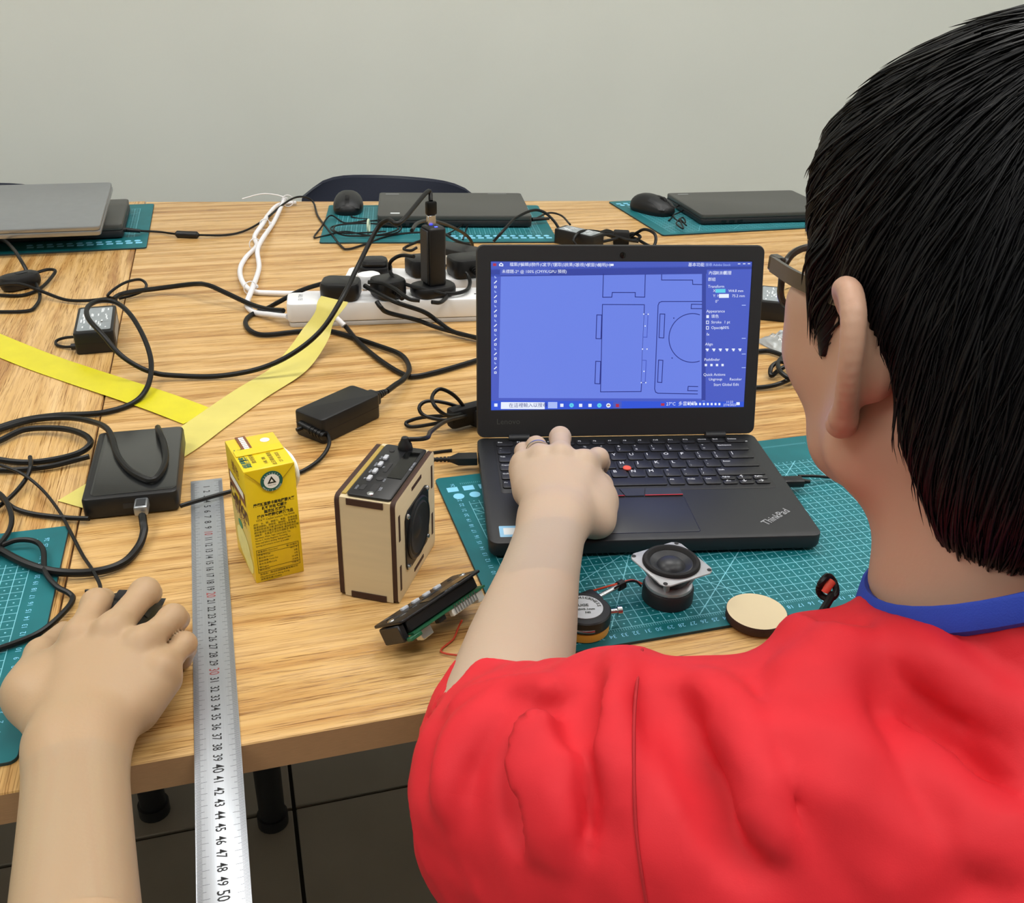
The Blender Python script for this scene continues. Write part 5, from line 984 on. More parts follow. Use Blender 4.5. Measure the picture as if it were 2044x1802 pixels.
# ================================================================ smooth bodies: blended solids turned into one skin
f32 = np.float32
def A3(v): return np.array([v[0], v[1], v[2]], f32)
class Solid:
    def __init__(s): s.p = []
    def cone(s, a, b, ra, rb=None, k=0.0, op='u'):
        s.p.append(('c', A3(a), A3(b), ra, ra if rb is None else rb, k, op)); return s
    def chain(s, pts, rs, k=0.0, op='u'):
        for i in range(len(pts)-1): s.cone(pts[i], pts[i+1], rs[i], rs[i+1], k, op)
        return s
    def limb(s, pts, rs, k=0.0, n=4):
        """an even, tapering limb through the points"""
        q = smooth_path([Vector(p) for p in pts], n); r4 = smooth_path([Vector((r, 0, 0)) for r in rs], n); g = Solid()
        g.chain(q, [v.x for v in r4]); s.group(g, k); return s
    def ell(s, c, r, ax=None, k=0.0, op='u'):
        M = np.array([[q[0], q[1], q[2]] for q in ax], f32) if ax is not None else np.eye(3, dtype=f32)
        s.p.append(('e', A3(c), np.array(r, f32), M, None, k, op)); return s
    def group(s, g, k=0.0, op='u'): s.p.append(('g', g, None, None, None, k, op)); return s
    def half(s, pt, n, k=0.0, op='s'):            # solid side: along +n
        s.p.append(('h', A3(pt), A3(Vector(n).normalized()), None, None, k, op)); return s
    def ev(s, X):
        d = None
        for t, a, b, c, e, k, op in s.p:
            if t == 'c':
                ab = b-a; L2 = max(float(ab @ ab), 1e-12); pa = X-a; h = np.clip((pa @ ab)/f32(L2), 0, 1)
                q = pa-h[..., None]*ab; v = np.sqrt((q*q).sum(-1))-(f32(c)+(f32(e)-f32(c))*h)
            elif t == 'e':
                q = (X-a) @ c.T; u = q/b; k0 = np.sqrt((u*u).sum(-1)); u2 = q/(b*b); k1 = np.sqrt((u2*u2).sum(-1))+f32(1e-9); v = k0*(k0-1)/k1
            elif t == 'g': v = a.ev(X)
            else: v = -((X-a) @ b)
            if d is None: d = v; continue
            if op == 'u':
                if k > 0: h = np.clip(0.5+0.5*(v-d)/f32(k), 0, 1); d = v*(1-h)+d*h-f32(k)*h*(1-h)
                else: d = np.minimum(d, v)
            else:
                v = -v
                if k > 0: h = np.clip(0.5-0.5*(v-d)/f32(k), 0, 1); d = v*(1-h)+d*h+f32(k)*h*(1-h)
                else: d = np.maximum(d, v)
        return d
    def grad(s, X, e=0.0006):
        g = np.empty_like(X)
        for i in range(3):
            o = np.zeros(3, f32); o[i] = e; g[..., i] = s.ev(X+o)-s.ev(X-o)
        return g/(np.sqrt((g*g).sum(-1))[..., None]+f32(1e-9))
    def hit(s, u, v, t0=0.2, t1=1.2):
        """first surface point along a sight line"""
        d = (CF+CR*((u-IW/2)/FPX)-CU*((v-IH/2)/FPX)); L = d.length; d = A3(d/L); o = A3(CO); t = t0
        for _ in range(160):
            x = o+d*f32(t); q = float(s.ev(x[None])[0])
            if q < 0.0004: return Vector([float(z) for z in x])
            t += max(q*0.8, 0.0004)
            if t > t1*1.4: return None
        return Vector([float(z) for z in x])
def skin(fn, lo, hi, h):
    """surface nets over a box: vertices and quads of the zero level"""
    n = [int(math.ceil((b-a)/h))+1 for a, b in zip(lo, hi)]
    ax = [np.arange(k, dtype=f32)*f32(h)+f32(a) for k, a in zip(n, lo)]
    F = np.empty(n, f32)
    for i0 in range(0, n[0], 16):
        X = np.stack(np.meshgrid(ax[0][i0:i0+16], ax[1], ax[2], indexing='ij'), -1); F[i0:i0+16] = fn(X)
    S = F < 0; c = [F[i:n[0]-1+i, j:n[1]-1+j, k:n[2]-1+k] for i in (0, 1) for j in (0, 1) for k in (0, 1)]
    m = np.zeros(c[0].shape, np.int8)
    for q in c: m += (q < 0)
    act = (m > 0) & (m < 8); idx = -np.ones(act.shape, np.int64); I = np.argwhere(act); idx[act] = np.arange(len(I))
    V = np.array([[q[tuple(I.T)]] for q in c])[:, 0, :]
    off = np.array([(i, j, k) for i in (0, 1) for j in (0, 1) for k in (0, 1)], f32)
    acc = np.zeros((len(I), 3), f32); cnt = np.zeros(len(I), f32)
    for a in range(8):
        for b in range(a+1, 8):
            if abs(off[a]-off[b]).sum() != 1: continue
            x = (V[a] < 0) != (V[b] < 0); t = np.where(x, V[a]/np.where(x, V[a]-V[b], 1), 0)
            acc += np.where(x[:, None], off[a]+(off[b]-off[a])*t[:, None], 0); cnt += x
    P_ = (I+acc/cnt[:, None])*h+np.array(lo, f32); quads = []
    for d in range(3):
        e, g = (d+1) % 3, (d+2) % 3; sl0 = [slice(None)]*3; sl1 = [slice(None)]*3; sl0[d] = slice(0, -1); sl1[d] = slice(1, None)
        ch = S[tuple(sl0)] != S[tuple(sl1)]; E = np.argwhere(ch)
        ok = (E[:, e] > 0) & (E[:, g] > 0) & (E[:, e] < n[e]-1) & (E[:, g] < n[g]-1); E = E[ok]
        if not len(E): continue
        inside0 = S[tuple(E.T)]; z = np.zeros((len(E), 3), int); ue = z.copy(); ue[:, e] = 1; ug = z.copy(); ug[:, g] = 1
        q = np.stack([idx[tuple((E-ue-ug).T)], idx[tuple((E-ug).T)], idx[tuple(E.T)], idx[tuple((E-ue).T)]], 1)
        q[~inside0] = q[~inside0][:, ::-1]; quads.append(q)
    return P_, np.concatenate(quads)
def join_mesh(name, parts, mats, parent, origin):
    """several (verts, quads, material index) pieces as one mesh object"""
    vs, fs, mi, o = [], [], [], 0
    for v, q, m in parts: vs.append(np.asarray(v, np.float64)-np.array(origin[:])); fs.append(np.asarray(q)+o); mi.append(np.full(len(q), m)); o += len(v)
    vs = np.concatenate(vs); k = fs[0].shape[1]; fs = np.concatenate(fs); mi = np.concatenate(mi)
    me = bpy.data.meshes.new(name); me.vertices.add(len(vs)); me.vertices.foreach_set('co', vs.astype(f32).ravel())
    me.loops.add(fs.size); me.loops.foreach_set('vertex_index', fs.astype(np.int32).ravel())
    me.polygons.add(len(fs)); me.polygons.foreach_set('loop_start', (np.arange(len(fs))*k).astype(np.int32)); me.polygons.foreach_set('loop_total', np.full(len(fs), k, np.int32))
    for q in mats: me.materials.append(MATS[q])
    me.polygons.foreach_set('material_index', mi.astype(np.int32)); me.polygons.foreach_set('use_smooth', np.ones(len(fs), bool))
    me.update(calc_edges=True); me.validate(); return link(name, me, parent)
def bounds(solid_pts, pad): 
    a = np.array([[q[0], q[1], q[2]] for q in solid_pts]); return a.min(0)-pad, a.max(0)+pad
# ================================================================ people
def skin_mat(name, c, red=0.5):
    m_, t = base_mat(name); b = t.b; tc = t.new('ShaderNodeTexCoord')
    n1 = t.new('ShaderNodeTexNoise'); n1.inputs['Scale'].default_value = 28; n1.inputs['Detail'].default_value = 3; t.link(tc.outputs['Object'], n1.inputs['Vector'])
    n2 = t.new('ShaderNodeTexNoise'); n2.inputs['Scale'].default_value = 420; n2.inputs['Detail'].default_value = 2; t.link(tc.outputs['Object'], n2.inputs['Vector'])
    cl = lin(c); rd = (min(1, cl[0]*1.06), cl[1]*0.86, cl[2]*0.80, 1); rp = t.math('MULTIPLY', n1.outputs['Fac'], red)
    t.link(t.mix(rp, cl, rd), b.inputs['Base Color']); b.inputs['Roughness'].default_value = 0.48; b.inputs['Specular IOR Level'].default_value = 0.35
    b.inputs['Subsurface Weight'].default_value = 0.12; b.inputs['Subsurface Radius'].default_value = (0.009, 0.003, 0.0015); b.inputs['Subsurface Scale'].default_value = 0.6
    bp = t.new('ShaderNodeBump'); bp.inputs['Strength'].default_value = 0.12; bp.inputs['Distance'].default_value = 0.0006; t.link(n2.outputs['Fac'], bp.inputs['Height']); t.link(bp.outputs[0], b.inputs['Normal'])
    return m_
skin_mat('skin', 'bb9b86', 0.7); skin_mat('skin_pale', 'b8a38f', 0.3); skin_mat('skin_tan', 'b39878', 0.35)
def lerp(a, b, t): return Vector(a)+(Vector(b)-Vector(a))*t
# ---------------------------------------------------------------- hand and forearm on the mouse at the lower left
mouse((P(236, 1300, 0.0).x, P(236, 1300, 0.0).y), math.radians(-14), 'black mouse under the hand at the lower left', [(170, 1180, 0.012), (200, 1175, 0.012), (186, 1140, 0.008), (165, 1108, 0.004), (140, 1060, 0.004), (118, 1020, 0.005), (85, 978, 0.008), (45, 946, 0.012), (0, 928, 0.014), (-50, 915, 0.012)], TZ)
wr = P(152, 1492, 0.036); el_ = Vector((-0.096, 0.175, TZ+0.035)); sh_ = Vector((-0.215, -0.04, TZ+0.22))
MC = dict(i=P(160, 1272, 0.052), m=P(222, 1262, 0.057), r=P(282, 1288, 0.053), p=P(322, 1338, 0.044))
PI = dict(i=P(192, 1202, 0.052), m=P(290, 1180, 0.056), r=P(345, 1232, 0.050), p=P(368, 1284, 0.038))
DI = dict(i=P(206, 1196, 0.030), m=P(300, 1184, 0.030), r=P(356, 1236, 0.026), p=P(372, 1296, 0.018))
TI = dict(i=P(205, 1212, 0.014), m=P(294, 1206, 0.012), r=P(348, 1256, 0.010), p=P(366, 1318, 0.008))
RAD = dict(i=(0.0105, 0.0094, 0.0082, 0.0074), m=(0.0107, 0.0097, 0.0084, 0.0076), r=(0.0100, 0.0090, 0.0080, 0.0072), p=(0.0088, 0.0078, 0.0070, 0.0064))
def hand(MC, PI, DI, TI, wr, fore, thumb, wr_r=(0.025, 0.019), back=0.0):
    palm = Solid()
    for k, r1, r2 in (('i', 0.0165, 0.0125), ('m', 0.0165, 0.0128), ('r', 0.0160, 0.0120), ('p', 0.0150, 0.0110)):
        side = {'i': 0.011, 'm': 0.004, 'r': -0.004, 'p': -0.011}[k]
        d = (MC['i']-MC['p']).normalized(); a = wr+d*side; z = Vector((0, 0, -0.004))
        palm.cone(a, MC[k]+z, r1, r2, 0.014)
        palm.cone(lerp(a, MC[k], 0.62)+Vector((0, 0, -0.009)), MC[k]+Vector((0, 0, -0.010)), 0.013, 0.010, 0.012)
    palm.cone(lerp(thumb[0], thumb[1], 0.6), lerp(wr, MC['i'], 0.86)+Vector((0, 0, -0.010)), 0.0135, 0.0115, 0.014)
    palm.cone(thumb[1]+Vector((0, 0, -0.002)), MC['i']+Vector((0, 0, -0.012)), 0.0125, 0.0115, 0.012); palm.cone(lerp(thumb[1], thumb[2], 0.35), lerp(MC['i'], PI['i'], 0.1)+Vector((0, 0, -0.014)), 0.0105, 0.0100, 0.012)
    palm.chain(thumb[:3], (0.0165, 0.0140, 0.0105), 0.016)
    for k in 'imrp': palm.cone(MC[k]+Vector((0, 0, 0.0035)), lerp(MC[k], PI[k], 0.12)+Vector((0, 0, 0.003)), 0.0088 if k != 'p' else 0.0075, 0.0084 if k != 'p' else 0.007, 0.008)
    fs = Solid()
    for k in 'imrp':
        f = Solid(); f.chain([MC[k], PI[k], DI[k], TI[k]], RAD[k], 0.003); f.cone(lerp(MC[k], PI[k], 0.93), lerp(PI[k], DI[k], 0.1), RAD[k][1]*1.05, RAD[k][1]*1.02, 0.004); fs.group(f, 0.0012)
    t = Solid(); t.chain(thumb[1:], (0.0135, 0.0112, 0.0085), 0.003); fs.group(t, 0.0012)
    arm = Solid(); arm.limb(fore[0], fore[1])
    s = Solid(); s.group(palm); s.group(arm, 0.020); s.group(fs, 0.006); return s
th = [P(100, 1440, 0.030), P(64, 1382, 0.032), P(84, 1306, 0.022), P(128, 1262, 0.014)]
perp = Vector((1, 0, 0))
fo = [wr+Vector((dx, 0, 0)) for dx in (0,)]
ax_ = (el_-wr).normalized()
side_ = Vector((ax_.y, -ax_.x, 0)).normalized()
h1 = hand(MC, PI, DI, TI, wr, ([wr, lerp(wr, el_, 0.25), lerp(wr, el_, 0.6), el_, lerp(el_, sh_, 0.4), sh_], (0.0215, 0.0235, 0.0275, 0.033, 0.040, 0.045)), th)
arm2 = Solid(); arm2.group(h1)
for s_ in (-1, 1): arm2.limb([wr+side_*0.010*s_-ax_*0.006, lerp(wr, el_, 0.25)+side_*0.011*s_, lerp(wr, el_, 0.6)+side_*0.011*s_, el_], (0.0190, 0.0195, 0.0225, 0.030), 0.012)
pr2 = thing('person', 'bare forearm and hand of a person resting on a mouse at the lower left', 'person', (el_.x, el_.y, 0))
allp = list(MC.values())+list(PI.values())+list(DI.values())+list(TI.values())+th+[wr, lerp(wr, el_, 0.3)]
lo, hi = bounds(allp, 0.04); v1, q1 = skin(arm2.ev, lo, hi, 0.0017)
lo2, hi2 = bounds([lerp(wr, el_, 0.25), el_, sh_], 0.06); v2, q2 = skin(arm2.ev, lo2, hi2, 0.004)
join_mesh('body', [(v1, q1, 0), (v2, q2, 0)], ['skin_tan'], pr2, (el_.x, el_.y, 0))
# ---------------------------------------------------------------- the seated person at the open laptop
def cloth_mat(name, c):
    """woven cotton: fine weave over soft crumpling"""
    m_, t = base_mat(name); b = t.b; tc = t.new('ShaderNodeTexCoord'); b.inputs['Base Color'].default_value = lin(c); b.inputs['Roughness'].default_value = 0.68; b.inputs['Specular IOR Level'].default_value = 0.3
    n1 = t.new('ShaderNodeTexNoise'); n1.inputs['Scale'].default_value = 17; n1.inputs['Detail'].default_value = 1.5; n1.inputs['Distortion'].default_value = 0.8; t.link(tc.outputs['Object'], n1.inputs['Vector'])
    n2 = t.new('ShaderNodeTexNoise'); n2.inputs['Scale'].default_value = 1500; t.link(tc.outputs['Object'], n2.inputs['Vector'])
    n3 = t.new('ShaderNodeTexNoise'); n3.inputs['Scale'].default_value = 40; t.link(tc.outputs['Object'], n3.inputs['Vector'])
    cl = lin(c); t.link(t.mix(n3.outputs['Fac'], tuple(x*0.9 for x in cl[:3])+(1,), tuple(min(1, x*1.1) for x in cl[:3])+(1,)), b.inputs['Base Color'])
    rg = t.math('ABSOLUTE', t.math('SUBTRACT', n1.outputs['Fac'], 0.5)); b1 = t.new('ShaderNodeBump'); b1.inputs['Strength'].default_value = 0.22; b1.inputs['Distance'].default_value = 0.006; t.link(rg, b1.inputs['Height'])
    b2 = t.new('ShaderNodeBump'); b2.inputs['Strength'].default_value = 0.06; b2.inputs['Distance'].default_value = 0.001; t.link(n2.outputs['Fac'], b2.inputs['Height']); t.link(b1.outputs[0], b2.inputs['Normal']); t.link(b2.outputs[0], b.inputs['Normal'])
    return m_
cloth_mat('jacket_red', 'd0242f'); mat('seam_red', 'a81620', 0.8); mat('collar_blue', '1e3fae', 0.7, var=0.05, bump=0.2, bscale=1200)
mat('trousers', '23262e', 0.8, var=0.1); mat('shoe_leather', '1a1a1c', 0.5); mat('ring_silver', 'd4d0c8', 0.22, metal=1.0, var=0.02)
mat('hair_black', '0a0b0f', 0.46, var=0.25, scale=220, spec=0.28); mat('spectacle_frame', '2a2622', 0.3, var=0.1, coat=0.3); mat('spectacle_inner', '7a6650', 0.35, var=0.1)
HC = rotz((0.2328, 0.4479, 0), -YAW)+Vector((0, 0, TZ+0.3214)); haz, hpt, hrl = 0.0252, 0.059, 0.0194
_F0 = Vector((math.sin(haz), math.cos(haz), 0)); _L0 = Vector((-math.cos(haz), math.sin(haz), 0)); _U0 = Vector((0, 0, 1))
HF = _F0*math.cos(hpt)-_U0*math.sin(hpt); _U1 = _F0*math.sin(hpt)+_U0*math.cos(hpt); HL = _L0*math.cos(hrl)+_U1*math.sin(hrl); HU = -_L0*math.sin(hrl)+_U1*math.cos(hrl)
HAX = (HF, HL, HU)
def h(f, l, u): return HC+HF*f+HL*l+HU*u
ROOT = (0.354, 0.12, 0.0)
pe = thing('person', 'person in a red jacket with black hair and glasses typing on the laptop', 'person', ROOT)
# head, face, neck
hd_ = Solid()
hd_.ell(h(-0.008, 0, 0.032), (0.097, 0.077, 0.088), HAX); hd_.ell(h(0.030, 0, -0.030), (0.066, 0.067, 0.070), HAX, 0.03)
for s_ in (-1, 1):
    hd_.chain([h(-0.008, s_*0.060, -0.038), h(-0.002, s_*0.056, -0.055), h(0.040, s_*0.037, -0.073), h(0.070, s_*0.010, -0.081)], (0.016, 0.015, 0.013, 0.014), 0.022)     # jaw
    hd_.ell(h(0.062, s_*0.042, -0.022), (0.026, 0.027, 0.026), HAX, 0.022)                        # cheek
    hd_.ell(h(0.060, s_*0.056, 0.004), (0.018, 0.014, 0.012), HAX, 0.02)
    hd_.ell(h(0.092, s_*0.031, 0.008), (0.013, 0.017, 0.011), HAX, 0.010, 's')                    # eye sockets
    hd_.ell(h(0.078, s_*0.031, 0.007), (0.012, 0.0125, 0.0115), HAX, 0.002)                       # eyeball and lids
    hd_.cone(h(0.088, s_*0.012, 0.022), h(0.074, s_*0.050, 0.020), 0.007, 0.005, 0.012)           # brow
    hd_.ell(h(0.100, s_*0.012, -0.034), (0.010, 0.008, 0.007), HAX, 0.006)                        # nostril wing
hd_.chain([h(0.088, 0, 0.014), h(0.104, 0, -0.014), h(0.114, 0, -0.031)], (0.008, 0.0085, 0.0105), 0.010)      # nose
hd_.cone(h(0.093, -0.016, -0.064), h(0.093, 0.016, -0.064), 0.0065, 0.0065, 0.008); hd_.cone(h(0.091, -0.013, -0.073), h(0.091, 0.013, -0.073), 0.0075, 0.0075, 0.007)   # lips
hd_.cone(h(0.104, -0.02, -0.0685), h(0.104, 0.02, -0.0685), 0.0022, 0.0022, 0.003, 's')
NB = Vector((0.352, 0.300, TZ+0.188))
hd_.cone(h(-0.020, 0, -0.030), NB, 0.058, 0.060, 0.03); hd_.cone(NB, Vector((0.352, 0.262, TZ+0.08)), 0.058, 0.062, 0.02)
hd_.cone(h(-0.045, 0, -0.02), NB+Vector((0, -0.014, 0)), 0.045, 0.050, 0.03)
lo, hi = bounds([h(0.13, 0.1, 0.125), h(-0.11, -0.1, -0.12), h(0.13, -0.1, -0.12), NB-Vector((0.09, 0.09, 0.08)), NB+Vector((0.09, 0.06, 0))], 0.006)
hv, hq = skin(hd_.ev, lo, hi, 0.0026)
pieces = [(hv, hq, 0)]
for s_ in (-1, 1):                                                # ears
    E_ = lambda f, l, u: h(f*1.1-0.011, s_*(l+0.001), u*1.04)
    rim = [E_(0.012, 0.075, 0.008), E_(0.010, 0.083, 0.020), E_(0.003, 0.0895, 0.0275), E_(-0.008, 0.0945, 0.0290), E_(-0.018, 0.0985, 0.0225), E_(-0.0225, 0.1000, 0.010), E_(-0.0215, 0.0985, -0.004), E_(-0.0165, 0.0935, -0.017), E_(-0.009, 0.0870, -0.028)]
    r0_ = (0.0034, 0.0040, 0.0046, 0.0050, 0.0050, 0.0046, 0.0042, 0.0044, 0.0058); rim = smooth_path(rim, 3); rr0 = [r0_[i//3]+(r0_[min(8, i//3+1)]-r0_[i//3])*(i % 3)/3 for i in range(len(rim))]
    ear = Solid(); ear.chain(rim, rr0, 0.002)
    ear.chain([rim[-1], E_(-0.001, 0.081, -0.0345), E_(0.006, 0.0765, -0.028)], (0.0052, 0.0062, 0.0045), 0.006)
    cen = E_(-0.002, 0.078, -0.002)
    for i in range(5, len(rim)): ear.cone(lerp(cen, E_(-0.001, 0.077, -0.020), max(0, (i-15)/9)), lerp(cen, rim[i], 0.96), 0.0046, 0.0030, 0.004)
    ear.ell(E_(-0.009, 0.077, -0.002), (0.016, 0.012, 0.020), HAX, 0.006); ear.ell(E_(0.000, 0.0905, -0.003), (0.0095, 0.009, 0.013), HAX, 0.004, 's')
    ear.cone(E_(0.010, 0.0755, -0.004), E_(0.010, 0.0755, -0.014), 0.0042, 0.0035, 0.004)
    lo, hi = bounds(rim+[E_(0.014, 0.066, -0.043), E_(-0.02, 0.066, 0.035)], 0.010); v_, q_ = skin(ear.ev, lo, hi, 0.0012); pieces.append((v_, q_, 0))
# typing arm
wr2 = P(1105, 1040, 0.052); EL = D(1052, 1560, 0.50); ELF = D(975, 1530, 0.51); SH = Vector((0.202, 0.272, TZ+0.120))
MC2 = dict(p=P(1043, 925, 0.056), r=P(1078, 914, 0.064), m=P(1119, 912, 0.067), i=P(1165, 924, 0.062))
PI2 = dict(p=P(1045, 900, 0.050), r=P(1070, 890, 0.058), m=P(1118, 872, 0.060), i=P(1194, 914, 0.054))
DI2 = dict(p=P(1047, 899, 0.034), r=P(1070, 892, 0.038), m=P(1119, 876, 0.040), i=P(1201, 923, 0.036))
TI2 = dict(p=P(1049, 906, 0.028), r=P(1072, 900, 0.028), m=P(1120, 886, 0.028), i=P(1200, 933, 0.0285))
th2 = [P(1158, 1035, 0.044), P(1192, 1003, 0.036), P(1198, 970, 0.0335), P(1190, 948, 0.031)]
fa_ = lerp(wr2, ELF, 0.30); fb_ = lerp(wr2, ELF, 0.62)
hs = hand(MC2, PI2, DI2, TI2, wr2, ([wr2, fa_, fb_, ELF], (0.0205, 0.0225, 0.0285, 0.034)), th2)
ta = Solid(); ta.group(hs); ax2 = (ELF-wr2).normalized(); sd2 = Vector((ax2.y, -ax2.x, 0)).normalized()
for s_ in (-1, 1): ta.limb([wr2+sd2*0.010*s_-ax2*0.004, fa_+sd2*0.011*s_, fb_+sd2*0.012*s_, ELF+sd2*0.008*s_], (0.0185, 0.0190, 0.0240, 0.029), 0.012)
ta.ell(P(1190, 1035, 0.034), (0.016, 0.022, 0.015), None, 0.016)
lo, hi = bounds(list(MC2.values())+list(PI2.values())+list(DI2.values())+list(TI2.values())+th2+[wr2, fa_], 0.036); v_, q_ = skin(ta.ev, lo, hi, 0.0016); pieces.append((v_, q_, 1))
lo, hi = bounds([fa_, ELF], 0.052); v_, q_ = skin(ta.ev, lo, hi, 0.0035); pieces.append((v_, q_, 1))
body = join_mesh('body', pieces, ['skin', 'skin_pale'], pe, ROOT)
# ring
rc_ = lerp(MC2['r'], PI2['r'], 0.50); rd_ = (PI2['r']-MC2['r']).normalized(); qt = rd_.to_track_quat('Z', 'Y'); mb = MB(); RR = 0.0110; nn = 40; rings = []
for i in range(nn):
    a = 2*math.pi*i/nn; rings.append([rc_+qt @ Vector(((RR+dr_)*math.cos(a), (RR+dr_)*math.sin(a), dz_))-Vector(ROOT) for dr_, dz_ in ((-0.0007, -0.0017), (0.0009, -0.0015), (0.0011, 0), (0.0009, 0.0015), (-0.0007, 0.0017))])
mb.layers(rings+[rings[0]], cap0=False, cap1=False); mb.build('ring', 'ring_silver', pe)
# ---------------------------------------------------------------- jacket
JK = Solid(); SR = Vector((0.512, 0.255, TZ+0.108))
JK.ell(Vector((0.354, 0.205, TZ+0.03)), (0.185, 0.118, 0.165)); JK.ell(Vector((0.354, 0.13, TZ-0.15)), (0.178, 0.128, 0.19), None, 0.06)
for S_, n_ in ((SH, -1), (SR, 1)):
    JK.cone(S_, Vector((0.354+n_*0.05, 0.285, TZ+0.150)), 0.066, 0.058, 0.04)
JK.cone(NB+Vector((0, -0.012, -0.035)), NB+Vector((0, -0.006, 0.002)), 0.076, 0.0695, 0.02); JK.cone((0.353, 0.205, TZ+0.12), (0.353, 0.264, TZ+0.206), 0.09, 0.050, 0.04); JK.cone(D(1645, 1300, 0.462), D(1710, 1300, 0.45), 0.022, 0.022, 0.03)
SL = Solid(); CU_ = P(1002, 1445, 0.068)
SL.chain([SH, lerp(SH, EL, 0.5)+Vector((0, 0, -0.004)), EL+Vector((0, 0, -0.006))], (0.075, 0.079, 0.055)); SL.cone(lerp(ELF, EL, 0.8), CU_, 0.049, 0.0455, 0.03)
SL.cone(EL+Vector((0.006, -0.02, -0.035)), lerp(SH, EL, 0.4)+Vector((0, -0.01, -0.05)), 0.045, 0.05, 0.05)
JK.group(SL, 0.018)
ELR = Vector((0.575, 0.30, TZ-0.13)); JK.chain([SR, ELR], (0.070, 0.055), 0.03); JK.chain([ELR, Vector((0.50, 0.43, TZ-0.165))], (0.052, 0.042), 0.02)
cdir = (CU_-ELF).normalized()
JK.cone(lerp(ELF, CU_, 0.5), CU_+cdir*0.09, 0.0385, 0.0415, 0.006, 's'); JK.half(CU_+cdir*0.030, cdir, 0.004, 's')
JK.cone(NB+Vector((0, 0.002, 0.0)), NB+Vector((0, 0.03, 0.12)), 0.0645, 0.068, 0.004, 's')
NK = Solid(); NK.ell(NB+Vector((0, 0, 0.03)), (0.105, 0.105, 0.105)); NK.half((0.352, 0.296, TZ+0.207), (0, -0.9, -1), 0.0, 's'); NK.half((0.352, 0.296, TZ+0.207), (0, -0.25, -1), 0.0, 's'); JK.group(NK, 0.006, 's')
# folds follow the cloth: ridges and valleys laid through points found on the jacket itself
FO = Solid(); FO.group(JK)
def fold(pts, r, k, op='u', sink=0.0):
    q = [JK.hit(*p) for p in pts]; q = [p for p in q if p is not None]
    if len(q) < 2: return
    g = [JK.grad(A3(p)[None])[0] for p in q]; q = [p-Vector([float(z) for z in n_])*sink for p, n_ in zip(q, g)]
    q = smooth_path(q, 3); n_ = len(q); FO.chain(q, [r*(0.35+0.65*math.sin(math.pi*min(1, max(0.08, (i+0.5)/n_)))) for i in range(n_)], k, op)
FOLDS = [([(1150, 1375), (1090, 1425), (1060, 1500), (1050, 1600), (1056, 1690)], 0.010, 0.010, 'u', 0.003),
 ([(1128, 1375), (1066, 1430), (1034, 1505), (1026, 1600), (1034, 1680)], 0.0045, 0.010, 's', -0.001),
 ([(905, 1410), (960, 1384), (1040, 1370), (1120, 1374)], 0.006, 0.008, 'u', 0.002),
 ([(990, 1400), (940, 1450), (905, 1520), (898, 1600)], 0.008, 0.012, 'u', 0.002),
 ([(1240, 1310), (1228, 1400), (1230, 1500), (1238, 1600)], 0.006, 0.014, 'u', 0.002),
 ([(1165, 1480), (1150, 1580), (1166, 1690)], 0.005, 0.010, 's', -0.001), ([(1110, 1500), (1104, 1600), (1116, 1710)], 0.006, 0.012, 'u', 0.002),
 ([(1180, 1350), (1160, 1420), (1150, 1480)], 0.005, 0.010, 's', -0.001),
 ([(1340, 1400), (1400, 1470), (1450, 1570), (1490, 1700)], 0.006, 0.022, 's', -0.002), ([(1420, 1360), (1480, 1440), (1515, 1560), (1545, 1680)], 0.006, 0.016, 'u', 0.002),
 ([(1558, 1322), (1552, 1400), (1578, 1480), (1636, 1590), (1698, 1690), (1740, 1790)], 0.0105, 0.005, 's', 0.0), ([(1600, 1300), (1592, 1390), (1615, 1470), (1670, 1575), (1735, 1675), (1785, 1780)], 0.014, 0.012, 'u', 0.006),
 ([(1660, 1290), (1650, 1400), (1690, 1510), (1775, 1630), (1850, 1730)], 0.008, 0.018, 'u', 0.003),
 ([(1720, 1245), (1800, 1315), (1900, 1395), (2040, 1485)], 0.0045, 0.008, 's', 0.0), ([(1760, 1240), (1840, 1300), (1940, 1375), (2040, 1440)], 0.006, 0.014, 'u', 0.002),
 ([(1830, 1440), (1900, 1530), (2000, 1620)], 0.006, 0.014, 's', -0.001), ([(1790, 1470), (1860, 1560), (1950, 1650), (2030, 1710)], 0.007, 0.016, 'u', 0.002)]
def drape(pts, r, k, out):
    """a broad roll of cloth standing out from the back"""
    q = [JK.hit(*p) for p in pts]; g = [JK.grad(A3(p)[None])[0] for p in q]; q = smooth_path([p-Vector([float(z) for z in n_])*(r-out) for p, n_ in zip(q, g)], 3); G = Solid(); G.chain(q, [r]*len(q)); FO.group(G, k)
for a in FOLDS: fold(*a)
def jk(X):
    d = JK.ev(X); m_ = np.abs(d) < 0.028
    if m_.any():
        x = X[m_]; v = FO.ev(x)
        v = v + f32(0.0016)*np.sin(x[:, 0]*61+3*np.sin(x[:, 1]*37+x[:, 2]*23))*np.sin(x[:, 1]*53-x[:, 2]*41+1.3) + f32(0.0009)*np.sin(x[:, 0]*140+x[:, 2]*95)*np.sin(x[:, 1]*121+2*np.sin(x[:, 2]*60))
        ua = (x-A3(SH)) @ A3((EL-SH).normalized()); ub = x @ A3(Vector((0.55, -0.35, 0.75))); uc = x @ A3(Vector((-0.6, 0.2, 0.77)))
        w1 = np.sin(ua*72+1.9*np.sin(uc*34)+0.8*np.sin(ub*51)); w2 = np.sin(ub*63+2.2*np.sin(ua*29)+1.1*np.sin(uc*47)); m1 = np.clip((ua-0.02)/0.12, 0, 1); m2 = np.clip(0.5+0.5*np.sin(uc*19+x[:, 1]*13), 0, 1)
        v = v - f32(0.0016)*m1*(1-np.abs(w1))**2 - f32(0.0012)*m2*(1-np.abs(w2))**2
        d = d.copy(); d[m_] = v
    return d
